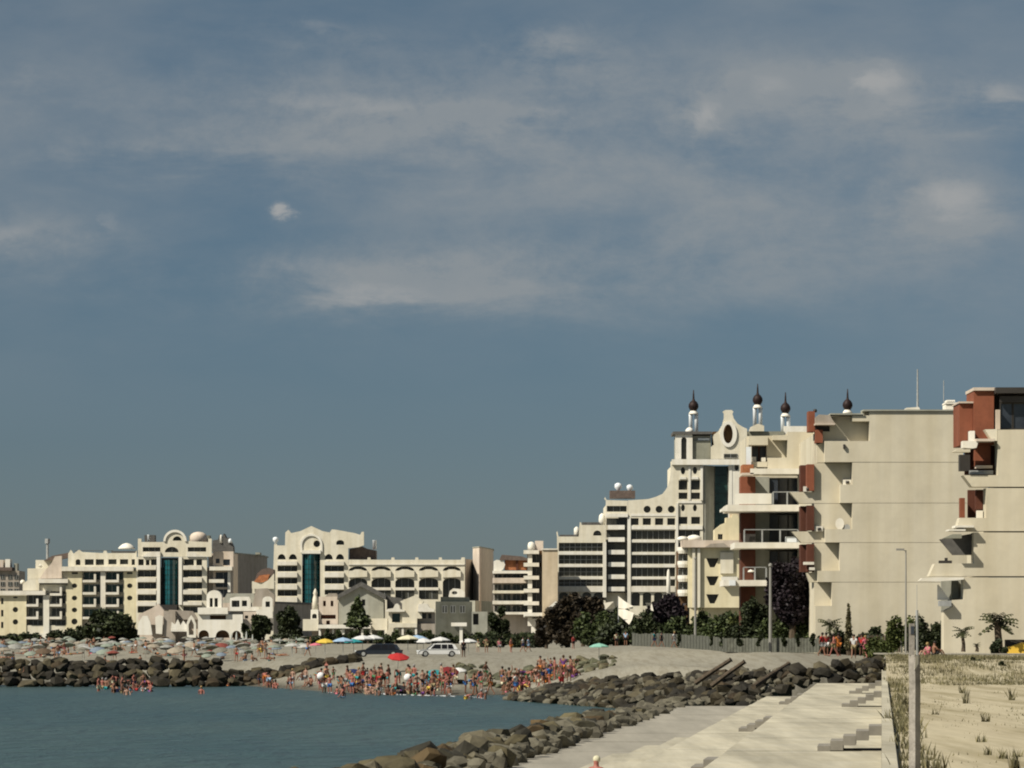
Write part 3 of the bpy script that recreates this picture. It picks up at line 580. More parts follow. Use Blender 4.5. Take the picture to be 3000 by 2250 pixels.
b.slabs('balcony', [(813, 871, 1645, 1656), (813, 871, 1677, 1691), (813, 871, 1712, 1727), (813, 871, 1749, 1764), (951, 1008, 1645, 1656), (951, 1008, 1677, 1691), (951, 1008, 1712, 1727)], -.7, -.02)
b.lathe('ball_finial', 807, .5, [(3, 1596), (4, 1588), (8, 1584), (8, 1576), (3, 1573)], 'bluewhite'); b.lathe('chimney', 1095, 6, [(6, 1608), (6, 1582), (7, 1581)], 'bluewhite', 8)
b.wall('mansard', [(1021, 1637), (1022, 1607), (1060, 1600), (1075, 1607), (1100, 1612), (1100, 1637)], (), 3, 8, 'brownroof')
top = [(1020.5, 1860), (1020.5, 1640)]
for x in (1081, 1151, 1221, 1290): top += [(x-5, 1640), (x-4, 1633), (x+4, 1633), (x+5, 1640)]
top += [(1350, 1640), (1352, 1633), (1362, 1633), (1362, 1860)]
spans = [(1021.5, 1076), (1088, 1145), (1158, 1214), (1227, 1284), (1297, 1350)]
holes = [ARCH(a, c, 1659, 1674, 13) for a, c in spans]
holes2 = [ARCH(a, c, 1693, 1756, 13) for a, c in spans]
b.winwall('arcade_wall', top, holes+holes2, 0, 1.6, 'cream')
b.box('parapet_coping', 1021, 1361, 1652, 1655, -.25, -.02, 'band')
for a, c in spans[:4]: b.box('balcony', a-1, c+1, 1721, 1729, -.6, -.02, 'band')
for a, c in spans: b.wall('balcony', [(a, 1692), (a, 1672), (a+10, 1672), ((a+c)/2-8, 1668), ((a+c)/2+8, 1668), (c-8, 1672), (c, 1672), (c, 1690)], (), -.55, .5, 'cream')
b.wall('curved_parapet', [(1314, 1752), (1318, 1732), (1328, 1724), (1350, 1726), (1362, 1735), (1362, 1752)], [E(1332, 1737, 8, 5)], -2.5, .6, 'white')
b = Bld('stair_tower', 'tall square grey brown tower beside the arcaded hotel, one face sunlit', 1000, 1403)
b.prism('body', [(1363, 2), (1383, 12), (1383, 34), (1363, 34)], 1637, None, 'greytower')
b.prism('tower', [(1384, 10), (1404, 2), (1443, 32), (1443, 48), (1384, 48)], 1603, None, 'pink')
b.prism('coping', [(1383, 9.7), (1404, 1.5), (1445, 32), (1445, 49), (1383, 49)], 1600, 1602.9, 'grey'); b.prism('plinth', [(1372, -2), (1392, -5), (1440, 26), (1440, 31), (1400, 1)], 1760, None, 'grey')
# --- balcony apartments
b = Bld('balcony_apartments', 'pinkish apartment block with stacked balconies and an orange roof storey', 985, 1520)
b.box('body', 1446, 1590, 1672, None, 4, 18, 'pink'); b.wall('tiled_roof', [(1463, 1640), (1470, 1625), (1530, 1630), (1545, 1636), (1545, 1642)], (), .5, 6, 'brownroof'); b.box('attic', 1478, 1545, 1640, 1670, 1.5, 6, 'tile'); b.box('attic_pier', 1512, 1518, 1640, 1672, 1, 1.48, 'redbrown'); b.wall('dormer', [(1446, 1672), (1446, 1644), (1455, 1640), (1474, 1642), (1480, 1654), (1474, 1668), (1468, 1672)], (), .8, .6, 'white')
for y0, y1, mm in ((1672, 1680, 'white'), (1693, 1708, 'pink'), (1730, 1738, 'cream'), (1760, 1770, 'band'), (1793, 1800, 'band')): b.box('balcony', 1443, 1553, y0, y1, 0, 3.9, mm)
for y in (1682, 1712, 1741, 1774):
    for x in (1448, 1475, 1503, 1528): b.win(x, x+20, y, y+18, 3.8, 2, 1)
for y in (1612, 1649, 1687, 1725, 1762, 1797):
    b.box('balcony', 1534, 1579, y, y+11, -1.2, 3.9, 'band'); b.box('pier', 1546, 1559, y+12, y+37, -.6, 2, 'white')
    b.win(1560, 1584, y+13, y+35, 2.2, 2, 1)
b.box('body', 1545, 1588, 1612, None, 4.01, 17, 'brownshade'); b.lathe('water_tank', 1557, 5, [(11, 1612), (11, 1596), (9, 1589), (3, 1586)], 'white', 14); b.box('roof_house', 1568, 1592, 1583, 1611.9, 5, 9, 'pink')
b.box('ground_floor', 1556, 1588, 1812, None, -.5, 3.9, 'white'); b.box('canopy', 1536, 1600, 1795, 1805, -3, -1.25, 'white')
b = Bld('blank_slab_block', 'tall blank tan wall between the balcony block and the big hotel', 980, 1612)
b.box('body', 1589, 1634, 1611, None, 0, 16, 'tan'); b.box('coping', 1588, 1635, 1607, 1610.9, -.3, 16.3, 'band'); b.wall('gatehouse_gable', [(1605, 1860), (1605, 1780), (1628, 1761), (1642, 1778), (1630, 1790), (1630, 1860)], (), -4, 3, 'white')
# --- the big stepped hotel
b = Bld('stepped_hotel', 'huge cream stepped hotel with round windows, black window bands and a baroque crown', 1000, 1900)
b.box('body', 1638, 1775, 1589, None, 3.0, 30, 'cream'); b.box('body', 1776, 2059, 1478, None, 3.02, 32, 'cream'); b.box('body', 2060, 2520, 1366, None, 5.2, 34, 'cream'); b.box('body', 1969, 2058, 1363, 1477.9, 3.0, 30, 'cream')
h = [ARCH(1738, 1762, 1554, 1569, 12), R(1637, 1766, 1590, 1615), R(1637, 1766, 1626, 1652), R(1637, 1766, 1662, 1688), R(1637, 1766, 1698, 1717)]+[ARCH(1638+34*i, 1638+34*i+26, 1735, 1775, 8) for i in range(4)]
b.winwall('wall', [(1633, 1860), (1632, 1572), (1630, 1560), (1633, 1556), (1636, 1572), (1696, 1572), (1697, 1545), (1699, 1530), (1702, 1530), (1704, 1538), (1774, 1538), (1774, 1860)], h, 0, 1.0, 'cream', rows=2)
b.slabs('spandrel', [(1637, 1766, 1616, 1625), (1637, 1766, 1653, 1661), (1637, 1766, 1689, 1697)], -.15, -.02, 'white'); b.box('belt', 1633, 1773, 1718, 1734, -.5, -.02, 'band'); b.box('pier', 1766, 1776, 1588, 1750, -.6, -.16, 'white')
b.lathe('turret', 1765, 5, [(9, 1538), (10, 1520), (8, 1508), (2, 1502)], 'white', 14); b.box('roof', 1640, 1692, 1566, 1571.5, 2, 6, 'roof'); b.box('roof', 1706, 1757, 1529, 1537, 3, 8, 'roof'); b.lathe('turret', 1690, 3, [(8, 1572), (8, 1548), (2, 1542)], 'white')
# balcony bay
b.winwall('wall', [(1775, 1514), (1775, 1466), (1770, 1462), (1773, 1456), (1777, 1465), (1839, 1467), (1839, 1514)], [R(1778, 1836, 1482, 1499)], 0, .8, 'cream'); b.box('fascia', 1775, 1839, 1505, 1515, -.7, -.02, 'white')
for k, y in enumerate((1538, 1574, 1611, 1647, 1683, 1719)):
    b.box('balcony', 1782, 1830, y, y+13, .3, 2.2, 'white'); b.win(1778, 1836, y-20, y-1, 2.6, 3, 1, 'glass', 'dark')
    b.box('floor_slab', 1777, 1837, y+14, y+16.8, .9, 2.9, 'dark')
b.box('pier', 1838.5, 1847.5, 1515, 1775, -.4, 2.9, 'white'); b.box('roof_house', 1788, 1862, 1436, 1458, 3, 9, 'brownroof'); b.lathe('roof_dome', 1813, 6, [(4, 1436), (5, 1432), (11, 1426), (10, 1416), (3, 1412)], 'bluewhite'); b.lathe('roof_dome', 1847, 6, [(4, 1436), (5, 1434), (9, 1429), (9, 1421), (3, 1417)], 'bluewhite')
# main field with curve
cur = [(1840, 1860), (1840, 1466), (1900, 1462), (1920, 1456), (1941, 1447), (1954, 1430), (1962, 1408), (1965, 1385), (1965, 1352), (2060, 1352), (2060, 1860)]
h = [E(1896, 1492, 10.5), E(1931, 1492, 10.5), E(1967, 1492, 10.5), E(2001, 1488, 6, 10), E(2036, 1488, 6, 10), E(2001, 1379, 6.5, 11), E(2036, 1378, 6.5, 11)]
h += [R(x, x+w, 1518, 1538) for x, w in ((1848, 23), (1883, 24), (1919, 24), (1955, 23))]+[R(x, x+26, 1514, 1535) for x in (1988, 2025)]
h += [R(x, x+26, y0, y1) for x in (1988, 2025) for y0, y1 in ((1407, 1435), (1443, 1462))]
h += [R(1849, 1978, y0, y1) for y0, y1 in ((1554, 1580), (1590, 1617), (1626, 1652), (1663, 1689), (1698, 1717))]+[ARCH(1850+33*i, 1850+33*i+25, 1735, 1775, 8) for i in range(4)]
h += [R(1988, 2051, 1553, 1577), R(1988, 2051, 1590, 1613), R(1988, 2051, 1627, 1650), R(1988, 2051, 1664, 1687), R(1988, 2051, 1700, 1722)]
b.winwall('facade', cur, h, 0, 1.0, 'cream', rows=1)
b.slabs('spandrel', [(1849, 1978, 1581, 1589), (1849, 1978, 1618, 1625), (1849, 1978, 1653, 1662), (1849, 1978, 1690, 1697)], -.15, -.02, 'white'); b.box('belt', 1849, 1978, 1718, 1734, -.5, -.02, 'band'); b.box('belt', 1848, 2058, 1540, 1551, -.25, -.02, 'white'); b.box('belt', 1986, 2056, 1467, 1474, -.2, -.02, 'white'); b.box('belt', 1848, 1979, 1505, 1512, -.12, -.02, 'white')
b.boxes('pilaster', [(1979.5, 1986.5, 1475, 1775, -.45, -.02), (2052, 2059, 1366, 1466, -.3, -.02), (2016.5, 2023, 1366, 1466, -.2, -.02)], 'white')
b.box('cornice', 1968, 2185, 1346, 1362, -.8, -.02, 'white')
for x in (2001, 2036): b.wall('window_hood', [(x-10, 1404), (x-9, 1397), (x+9, 1397), (x+10, 1404)], (), -.4, .38, 'white')
b.lathe('spire', 1957, -3, [(6, 1770), (6, 1700), (5, 1690), (4, 1675), (1, 1668)], 'white')
# glass recess
b.prism('glass_side_wall', [(2062, .2), (2067, .2), (2096, 5.0), (2062, 5.0)], 1363, None, 'grey'); b.box('back_wall', 2066, 2136, 1363, None, 5.02, 5.18, 'grey')
for i in range(3):
    for j in range(8): b.win(2098+12.5*i, 2109.5+12.5*i, 1364+27*j, 1389.5+27*j, 4.7, 1, 1, 'greenglass', 'greenglass', name='pane')
b.box('pier', 2136, 2145, 1363, None, 0, 5, 'white'); b.winwall('wall', R(2145.5, 2190, 1363, 1600), [E(2158, 1370, 6, 9)], .1, .8, 'white')
# crown
b.winwall('corner_tower', R(1979, 2029, 1272, 1346), [ARCH(1996, 2012, 1280, 1345, 10)], .5, .8, 'white'); b.box('tower_body', 1981, 2084, 1276, 1346, 1.6, 12, 'grey'); b.box('roof_slab', 1972, 2086, 1264, 1271.9, 0, 13, 'roof'); b.box('louvre', 2045, 2080, 1283, 1289, 1.3, 1.58, 'bluewhite'); b.box('tower_body', 2030, 2083, 1290, 1345, 1.2, 1.55, 'olive')  # olive front sheet colours in the shade on the tower body
g = [(2083, 1345), (2083, 1309), (2092, 1302), (2088, 1276), (2106, 1262), (2116, 1245), (2121, 1225), (2121, 1212), (2117, 1206), (2125, 1201), (2144, 1201), (2149, 1206), (2146, 1212), (2150, 1226), (2160, 1240), (2175, 1250), (2189, 1256), (2189, 1345)]
b.wall('gable', g, [E(2135, 1272, 18, 32)], .3, .7, 'cream'); b.wall('oval_frame', E(2134, 1272, 25, 38, 24), [E(2133, 1271, 14, 28, 20)], -.1, .38, 'white'); b.box('gable_back', 2090, 2188, 1263, 1345, 2.2, 10, 'brownshade'); b.box('oval_back', 2119, 2151, 1232, 1308, 1.6, 2.1, 'brownshade'); b.win(2121, 2160, 1330, 1341, .1, 2, 1)
b.box('roof_block', 2189.5, 2300, 1262, 1365, 3, 14, 'olive'); b.box('roof_block', 2300.5, 2376, 1246, 1365, 4, 14, 'white'); b.box('roof_block', 2376.5, 2520, 1240, 1365, 5, 14, 'cream')
def minaret(cx, yt, d, base):
    b.boxes('minaret_column', [], 'white') if False else None
    for k in (-1, 1): b.lathe('minaret_column', cx+k*8.5, d, [(5.4, base), (5.4, yt+78), (6, yt+72)], 'bluewhite', 10)
    b.lathe('minaret_cap', cx, d, [(14, yt+72), (14, yt+69), (11, yt+65), (9, yt+62)], 'white', 12); b.lathe('onion_dome', cx, d, [(8, yt+61.9), (12, yt+57), (15, yt+50), (14, yt+42), (9.5, yt+35), (4.5, yt+31), (3.0, yt+26), (2.4, yt+14), (1.2, yt)], 'onion', 14)
for cx, yt, base in ((2035, 1138, 1263), (2224, 1120, 1250), (2306, 1145, 1262), (2489, 1135, 1246)): minaret(cx, yt, 6, base)
b.lathe('bell_dome', 2022, 3.5, [(12, 1266), (12, 1258), (8, 1253), (3, 1250)], 'white'); b.wall('scroll', [(2195, 1262), (2200, 1250), (2222, 1240), (2240, 1246), (2240, 1262)], (), 2, .8, 'cream')
# --- yellow house
b = Bld('yellow_house', 'bright yellow stepped apartment house with brown recessed windows', 640, 2100)
b.box('body', 2022, 2178, 1606, None, 2.4, 14, 'yellow'); b.winwall('wall', [(2016, 1780), (2016, 1604), (2178, 1604), (2178, 1780)], [[(2069, 1635), (2106, 1635), (2100, 1650), (2094, 1662), (2080, 1662), (2075, 1650)], [(2069, 1688), (2106, 1688), (2100, 1703), (2094, 1715), (2080, 1715), (2075, 1703)], [(2069, 1741), (2106, 1741), (2100, 1756), (2094, 1768), (2080, 1768), (2075, 1756)], E(2127, 1644, 5, 11)], 0, 1.2, 'yellow')  # tapered openings take the outline of the shadow in the window recesses
b.boxes('pilaster', [(2028, 2036, 1606, 1780, -.5, -.02), (2043, 2051, 1606, 1780, -.5, -.02), (2110, 2148, 1618, 1680, -.4, -.02)], 'cream'); b.box('balcony', 2112, 2160, 1690, 1708, -1.2, -.02, 'white')
for y in (1603, 1644, 1686, 1728): b.lathe('round_balcony', 2006, 2, [(17, y+18), (20, y+9), (20, y), (19, y-.5)], 'white', 16, smooth=False)
for y in (1625, 1667, 1708): b.win(1990, 2014, y, y+17, 2.3, 2, 1)
b.box('body', 1988, 2016, 1612, None, 2.45, 10, 'brownshade')
b.prism('terrace_roof', [(1998, -1), (2176, -1), (2176, 6), (1998, 6)], 1583, 1603.9, 'pink'); b.wall('roof_curve', [(2064, 1604), (2080, 1594), (2118, 1591), (2135, 1604)], (), -1.5, .45, 'greytower')
b.wall('upper_wall', [(2094, 1583), (2094, 1552), (2115, 1535), (2128, 1530), (2128, 1516), (2143, 1516), (2148, 1506), (2160, 1506), (2172, 1522), (2172, 1583)], [R(2104, 2118, 1564, 1580)], 1, 4, 'yellow'); b.win(2104, 2118, 1564, 1580, 1.5, 2, 1)
b.lathe('pavilion', 2035, 2, [(22, 1583), (22, 1574), (15, 1569), (4, 1566)], 'white'); b.lathe('pavilion', 2000, 0, [(16, 1583), (16, 1577), (10, 1572), (3, 1571)], 'white'); b.box('gate_piece', 2140, 2176, 1500, 1515, 2, 4, 'tan')
# --- right hand wing C (open balconies)
b = Bld('balcony_wing', 'apartment wing with long white balcony slabs over dark recessed rooms and red piers', 318, 2270)
b.box('body', 2196, 2420, 1272, None, 5.2, 14, 'wallA')
b.wall('wall', [(2190, 1391), (2190, 1276), (2300, 1274), (2312, 1264), (2388, 1264), (2388, 1358), (2342, 1358), (2342, 1391)], [R(2200, 2248, 1304, 1368)], .9, .9, 'wallA'); b.box('front_wall', 2307, 2388, 1265, 1358, 0, .897, 'wallA'); b.box('lintel', 2264, 2306.9, 1275, 1289, 0, .897, 'wallA'); b.box('parapet', 2249, 2306.9, 1341, 1391, 0, .897, 'wallA'); b.box('parapet', 2307, 2342, 1358.1, 1391, 0, .897, 'wallA'); b.box('lintel', 2194, 2250, 1277, 1303.5, .1, .897, 'wallA')
def slant(bb, x0, x1, y0, y1, d, m='wallA', name='recess_wall'):
    return mk(name, [(bb.X(x0)-.02, .02, bb.Z(y1)-.05), (bb.X(x1)+.05, d, bb.Z(y1)-.05), (bb.X(x1)+.05, d, bb.Z(y0)+.05), (bb.X(x0)-.02, .02, bb.Z(y0)+.05), (bb.X(x0)-.02, .3, bb.Z(y1)-.05), (bb.X(x1)+.05, d+.2, bb.Z(y1)-.05), (bb.X(x1)+.05, d+.2, bb.Z(y0)+.05), (bb.X(x0)-.02, .3, bb.Z(y0)+.05)],
              [(0, 1, 2, 3), (7, 6, 5, 4), (0, 4, 5, 1), (1, 5, 6, 2), (2, 6, 7, 3), (3, 7, 4, 0)], m, bb.e)
b.win(2208, 2248, 1304, 1366, 1.9, 2, 1, 'glass', 'redbrown'); b.boxes('air_conditioner', [(2204, 2216, 1338, 1352, .3, .8), (2232, 2244, 1340, 1352, .3, .8)], 'band'); b.box('parapet', 2200, 2248, 1353, 1368, .05, .25, 'wallA')
b.box('side_post', 2186, 2200, 1310, 1372, -.3, -.01, 'bluewhite')
b.box('slab_edge', 2196, 2343, 1374, 1390, -.9, -.01, 'band'); b.box('red_box', 2174, 2206, 1362, 1386, -.8, 2.2, 'tile'); b.box('slab_edge', 2172, 2206, 1386.5, 1393, -.9, 2, 'pink')
levels = [(1480, 1499, 2128, 2350), (1590, 1607, 2150, 2352), (1700, 1717, 2118, 2244)]
for i, (y0, y1, x0, x1) in enumerate(levels):
    b.box('balcony_slab', x0, x1, y0, y1, -1.2, 5.15, 'band')
    if i == 0: b.wall('slab_nose', [(2112, 1492), (2128, 1481), (2128, 1499), (2112, 1499)], (), -1.1, 3, 'white')
    ty = [1392, 1500, 1608][i]
    b.box('red_pier', 2176, 2219, ty, y0, 2.6, 5.1, 'redbrown' if i else 'red'); b.box('wall_pier', 2220, 2262, ty, y0, 3.4, 5.1, 'grey')  # lower red piers get the darker red: shade put into the colour
    b.win(2263, 2345, ty+4, y0-1, 3.6, 3, 1, 'blueglass', 'dark', .12); b.box('wall_pier', 2346, 2352, ty, y0, 2.6, 5.1, 'wallA')
    pb = MB()
    rx0, rx1 = [(2262, 2345), (2178, 2335), (2176, 2242)][i]; yt = y0-36
    nb = max(2, int((rx1-rx0)/42))
    for k in range(nb+1):
        xx = b.X(rx0+(rx1-rx0)*k/nb); pb.box(xx-.06, xx+.06, -1.15, -1.03, b.Z(y0), b.Z(yt))
    pb.box(b.X(rx0), b.X(rx1), -1.16, -1.02, b.Z(yt), b.Z(yt)+.07); pb.out('railing', 'steel', b.e)
b.box('balustrade_sheet', 2150, 2258, 1447, 1478, -1.1, -1.0, 'white'); b.box('folding_chair', 2300, 2332, 1573, 1589, -.8, -.2, 'bluewhite'); b.box('planter', 2180, 2212, 1565, 1589, -.7, 0, 'dark'); b.lathe('parasol_base', 2202, 0, [(12, 1676), (10, 1672), (3, 1668)], 'white')
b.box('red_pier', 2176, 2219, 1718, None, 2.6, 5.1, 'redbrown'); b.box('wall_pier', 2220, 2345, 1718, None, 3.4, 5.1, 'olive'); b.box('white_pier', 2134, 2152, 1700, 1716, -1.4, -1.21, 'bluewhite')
# --- wing A (big blank wall)
b = Bld('blank_apartment_wing', 'big pale apartment block with blank storeys and slanted balcony recesses', 300, 2600)
b.box('body', 2436, 2822, 1208, 1900, 2.2, 20, 'wallA'); b.box('body', 2392, 2436, 1266, 1900, 2.21, 20, 'wallA')
d0 = 1.0
A_ = [([(2434, 1353.6), (2300, 1353.6), (2300, 1305), (2396, 1300), (2413, 1296), (2413, 1262), (2434, 1262), (2434, 1218), (2529, 1216), (2529, 1205), (2822, 1205), (2822, 1353.6)], (2497, 2547, 1234, 1292), 1205, 1353.6),
      ([(2388, 1355), (2822, 1355), (2822, 1473.2), (2345, 1473.2), (2316, 1440), (2388, 1440)], (2417, 2497, 1357.5, 1420), 1355, 1473.2),
      ([(2388, 1474.4), (2822, 1474.4), (2822, 1589), (2350, 1589), (2322, 1556), (2388, 1556)], (2462, 2497, 1476, 1550), 1474.4, 1589),
      ([(2388, 1590.2), (2822, 1590.2), (2822, 1705), (2375, 1705), (2366, 1678), (2388, 1676)], (2418, 2460, 1592, 1672), 1590.2, 1705),
      ([(2388, 1706.2), (2822, 1706.2), (2822, 1925), (2388, 1925)], (2396, 2437, 1708, 1775), 1706.2, 1925)]
for k, (ol, (x0, x1, y0, y1), ya, yb) in enumerate(A_):
    R_ = 2822 if k == 0 else 2895
    b.wall('storey_wall', [(px if not (px == 2300) else 2396, py) if px != 2822 else (R_, py) for px, py in ol], (), d0, 1.1, 'wallA')
    b.box('front_wall', x1, R_, ya if k else 1206, yb, 0, d0-.003, 'wallA'); nx = A_[k+1][1][0] if k < 4 else 2389
    if y0-ya > 3: b.box('lintel', x0, x1-.1, max(ya, 1217), y0, 0, d0-.003, 'wallA')
    b.box('parapet', nx, x1-.1, y1, yb-.1, 0, d0-.003, 'wallA')
    b.box('joint_strip', x1+3, R_-1, yb-.2, yb+1.4, .05, .3, 'wallA')
b.boxes('coping', [(2432, 2530, 1211, 1215, -.15, 2.1), (2528, 2824, 1200, 1204.5, -.15, 2.1)], 'grey')
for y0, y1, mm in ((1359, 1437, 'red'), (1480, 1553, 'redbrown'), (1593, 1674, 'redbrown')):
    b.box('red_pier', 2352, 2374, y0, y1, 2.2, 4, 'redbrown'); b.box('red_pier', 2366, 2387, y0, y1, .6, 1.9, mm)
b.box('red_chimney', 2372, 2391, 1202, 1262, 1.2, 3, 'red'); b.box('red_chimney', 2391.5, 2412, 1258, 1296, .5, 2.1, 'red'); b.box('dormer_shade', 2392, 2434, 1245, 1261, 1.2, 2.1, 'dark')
b.wall('dormer_canopy', [(2390, 1240), (2390, 1222), (2400, 1214), (2432, 1216), (2445, 1240)], (), .1, 1, 'greytower'); b.box('dormer_edge', 2388, 2446, 1240, 1245, -.2, 1.4, 'pink'); b.lathe('chimney_pot', 2394, 2, [(5, 1204), (6, 1198), (4, 1194)], 'dark')
for x, y in ((2472, 1404), (2389, 1541), (2356, 1424)): b.boxes('air_conditioner', [(x, x+24, y, y+15, .72, .98)], 'band'); b.lathe('fan_grille', x+13, .70, [(5, y+12), (5, y+4)], 'dark', 10)
b.boxes('satellite_dish_bracket', [(2466, 2470, 1528, 1552, .7, .98)], 'steel')
dm = MB(); dm.v = []; b.wall('satellite_dish', E(2462, 1534, 13, 17, 16), (), .55, .06, 'band')
b.wall('satellite_dish', E(2484, 1545, 9, 10, 14), (), .6, .06, 'steel'); b.boxes('awning_stub', [(2372, 2388, 1662, 1670, .3, .98), (2356, 2386, 1646, 1654, .3, .98)], 'band')
b.box('plant_pot', 2470, 2476, 1302, 1314, -.2, 0, 'dark')
m = MB(); m.tube([(b.X(2700), 3, b.Z(1204)), (b.X(2700), 3, b.Z(1074))], [.09, .05], 6); m.out('antenna', 'steel', b.e); m = MB(); m.tube([(b.X(2790), 6, b.Z(1204)), (b.X(2790), 6, b.Z(1100))], .03, 6); m.out('antenna', 'steel', b.e)
b.wall('skylight', [(2655, 1200), (2665, 1190), (2700, 1188), (2706, 1200)], (), 2, 2, 'band'); b.boxes('roof_vent', [(2787, 2822, 1176, 1198, 4, 6), (2786, 2824, 1170, 1174, 3.9, 6.2), (2792, 2816, 1162, 1167, 4.2, 5.8)], 'white')
# --- block B at the right
b = Bld('stepped_apartment_wing', 'nearer pale apartment block stepping outward floor by floor with brick red towers', 266, 2950)
B_ = [[(2923, 1259), (3420, 1256), (3420, 1426), (2848, 1426), (2822, 1392), (2923, 1392)], [(2889, 1430), (3420, 1430), (3420, 1556), (2800, 1556), (2812, 1517), (2889, 1517)],
      [(2853, 1560), (3420, 1560), (3420, 1688), (2722, 1688), (2738, 1652), (2853, 1650)], [(2823, 1692), (3420, 1692), (3420, 1928), (2765, 1928), (2765, 1790), (2790, 1778), (2790, 1758), (2823, 1756)]]
for ol in B_: b.wall('storey_wall', ol, (), 0, 1.6, 'wallA')
for x0, y0, y1 in ((2936, 1262, 1424), (2902, 1431, 1555), (2868, 1561, 1687), (2838, 1693, 1928)): b.box('body', x0, 3420, y0, y1, 1.62, 7, 'wallA')
b.box('recess_back', 2842, 2935, 1300, 1392, 3.0, 3.4, 'redbrown'); b.box('recess_back', 2850, 2900, 1431, 1517, 2.8, 3.2, 'redbrown'); b.wall('recess_back', [(2758, 1579), (2830, 1566), (2852, 1562), (2852, 1625), (2797, 1625)], (), 1.2, .35, 'roof'); b.box('recess_back', 2770, 2836, 1693, 1790, 2.6, 3.0, 'grey')  # red-brown and slate backs are coloured dark for the shade in the recesses
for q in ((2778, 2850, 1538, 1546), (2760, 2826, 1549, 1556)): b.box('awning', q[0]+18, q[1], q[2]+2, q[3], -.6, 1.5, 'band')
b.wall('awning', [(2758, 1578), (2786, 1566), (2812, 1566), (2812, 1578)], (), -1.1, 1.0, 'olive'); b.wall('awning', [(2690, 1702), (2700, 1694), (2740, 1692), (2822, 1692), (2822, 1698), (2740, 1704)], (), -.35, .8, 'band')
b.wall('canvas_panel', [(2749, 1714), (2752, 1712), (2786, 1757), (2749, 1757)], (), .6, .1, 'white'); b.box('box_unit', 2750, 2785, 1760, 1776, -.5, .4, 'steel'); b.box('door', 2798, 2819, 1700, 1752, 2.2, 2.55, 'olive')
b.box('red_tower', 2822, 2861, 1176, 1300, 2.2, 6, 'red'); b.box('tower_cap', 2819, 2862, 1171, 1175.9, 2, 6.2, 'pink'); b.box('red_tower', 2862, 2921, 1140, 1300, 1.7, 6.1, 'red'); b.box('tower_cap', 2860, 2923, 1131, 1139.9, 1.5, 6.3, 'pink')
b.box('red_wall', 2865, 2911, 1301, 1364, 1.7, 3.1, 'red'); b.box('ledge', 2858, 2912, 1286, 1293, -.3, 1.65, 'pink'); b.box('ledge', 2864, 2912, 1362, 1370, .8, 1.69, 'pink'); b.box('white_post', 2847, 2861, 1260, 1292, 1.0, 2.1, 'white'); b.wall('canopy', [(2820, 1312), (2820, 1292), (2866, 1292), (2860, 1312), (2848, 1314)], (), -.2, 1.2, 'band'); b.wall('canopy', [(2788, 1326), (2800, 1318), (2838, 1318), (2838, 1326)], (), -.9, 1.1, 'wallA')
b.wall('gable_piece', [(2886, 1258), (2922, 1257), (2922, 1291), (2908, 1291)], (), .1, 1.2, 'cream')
b.box('recess_shade', 2822, 2852, 1328, 1376, 2.0, 2.9, 'dark'); b.box('rail', 2845, 2915, 1376, 1388, 1.0, 1.2, 'steel')  # dark box painted in for the shade inside the opening
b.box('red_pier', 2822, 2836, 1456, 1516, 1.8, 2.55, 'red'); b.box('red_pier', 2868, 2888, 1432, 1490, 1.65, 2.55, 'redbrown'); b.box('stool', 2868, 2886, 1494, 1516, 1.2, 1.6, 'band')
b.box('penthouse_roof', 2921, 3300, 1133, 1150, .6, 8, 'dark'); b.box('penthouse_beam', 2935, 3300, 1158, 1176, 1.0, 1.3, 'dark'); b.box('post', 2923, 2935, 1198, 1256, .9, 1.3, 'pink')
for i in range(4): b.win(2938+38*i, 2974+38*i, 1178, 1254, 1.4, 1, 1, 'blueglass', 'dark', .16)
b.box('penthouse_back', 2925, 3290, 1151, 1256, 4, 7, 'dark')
b.boxes('planter_junk', [(2752, 2790, 1642, 1650, .2, .5), (2770, 2778, 1634, 1642, .3, .6)], 'dark')
# ---------------------------------------------------------------- beach villas
b = Bld('ruined_gateway', 'low pink grey beach villa with white fin walls and a pointed arch', 760, 480)
b.wall('ramp_wall', [(400, 1815), (402, 1800), (440, 1782), (460, 1768), (478, 1790), (478, 1830), (440, 1830)], (), 3, 2, 'pink'); b.box('body', 402, 575, 1815, None, 5, 14, 'pink')
b.wall('fin_wall', [(403, 1860), (405, 1826), (418, 1804), (432, 1804), (440, 1822), (446, 1860)], (), 0, .8, 'white'); b.wall('fin_wall', [(456, 1856), (454, 1808), (466, 1802), (477, 1806), (474, 1858)], (), .5, .8, 'white')
b.box('wall', 478, 512, 1790, None, 1, 5, 'greytower'); b.wall('sawtooth_wall', [(500, 1845), (502, 1822), (512, 1830), (520, 1814), (528, 1832), (536, 1818), (545, 1830), (552, 1845)], (), .5, .7, 'white'); b.box('lintel', 500, 552, 1845.5, 1850, .4, 1.3, 'white')
b.wall('pointed_arch', [(548, 1868), (546, 1828), (552, 1812), (560, 1802), (568, 1812), (574, 1828), (574, 1868)], [[(553, 1860), (552, 1830), (560, 1813), (568, 1830), (567, 1860)]], 0, .6, 'white'); b.wall('roof_slope', [(475, 1815), (490, 1786), (560, 1790), (575, 1815)], (), 4, 1, 'greytower')
b = Bld('white_villa', 'dazzling white beach villa with rounded tower, arches and long balcony', 760, 680)
b.box('body', 582, 790, 1790, 1848, 3, 12, 'white'); b.wall('tower_wall', [(604, 1785), (604, 1748), *E(626, 1748, 22, 19, 12, 180, 0), (648, 1785)], [R(613, 622, 1752, 1778), R(627, 637, 1752, 1778)], 1, 3, 'white'); b.win(612, 638, 1752, 1778, 2, 2, 1)
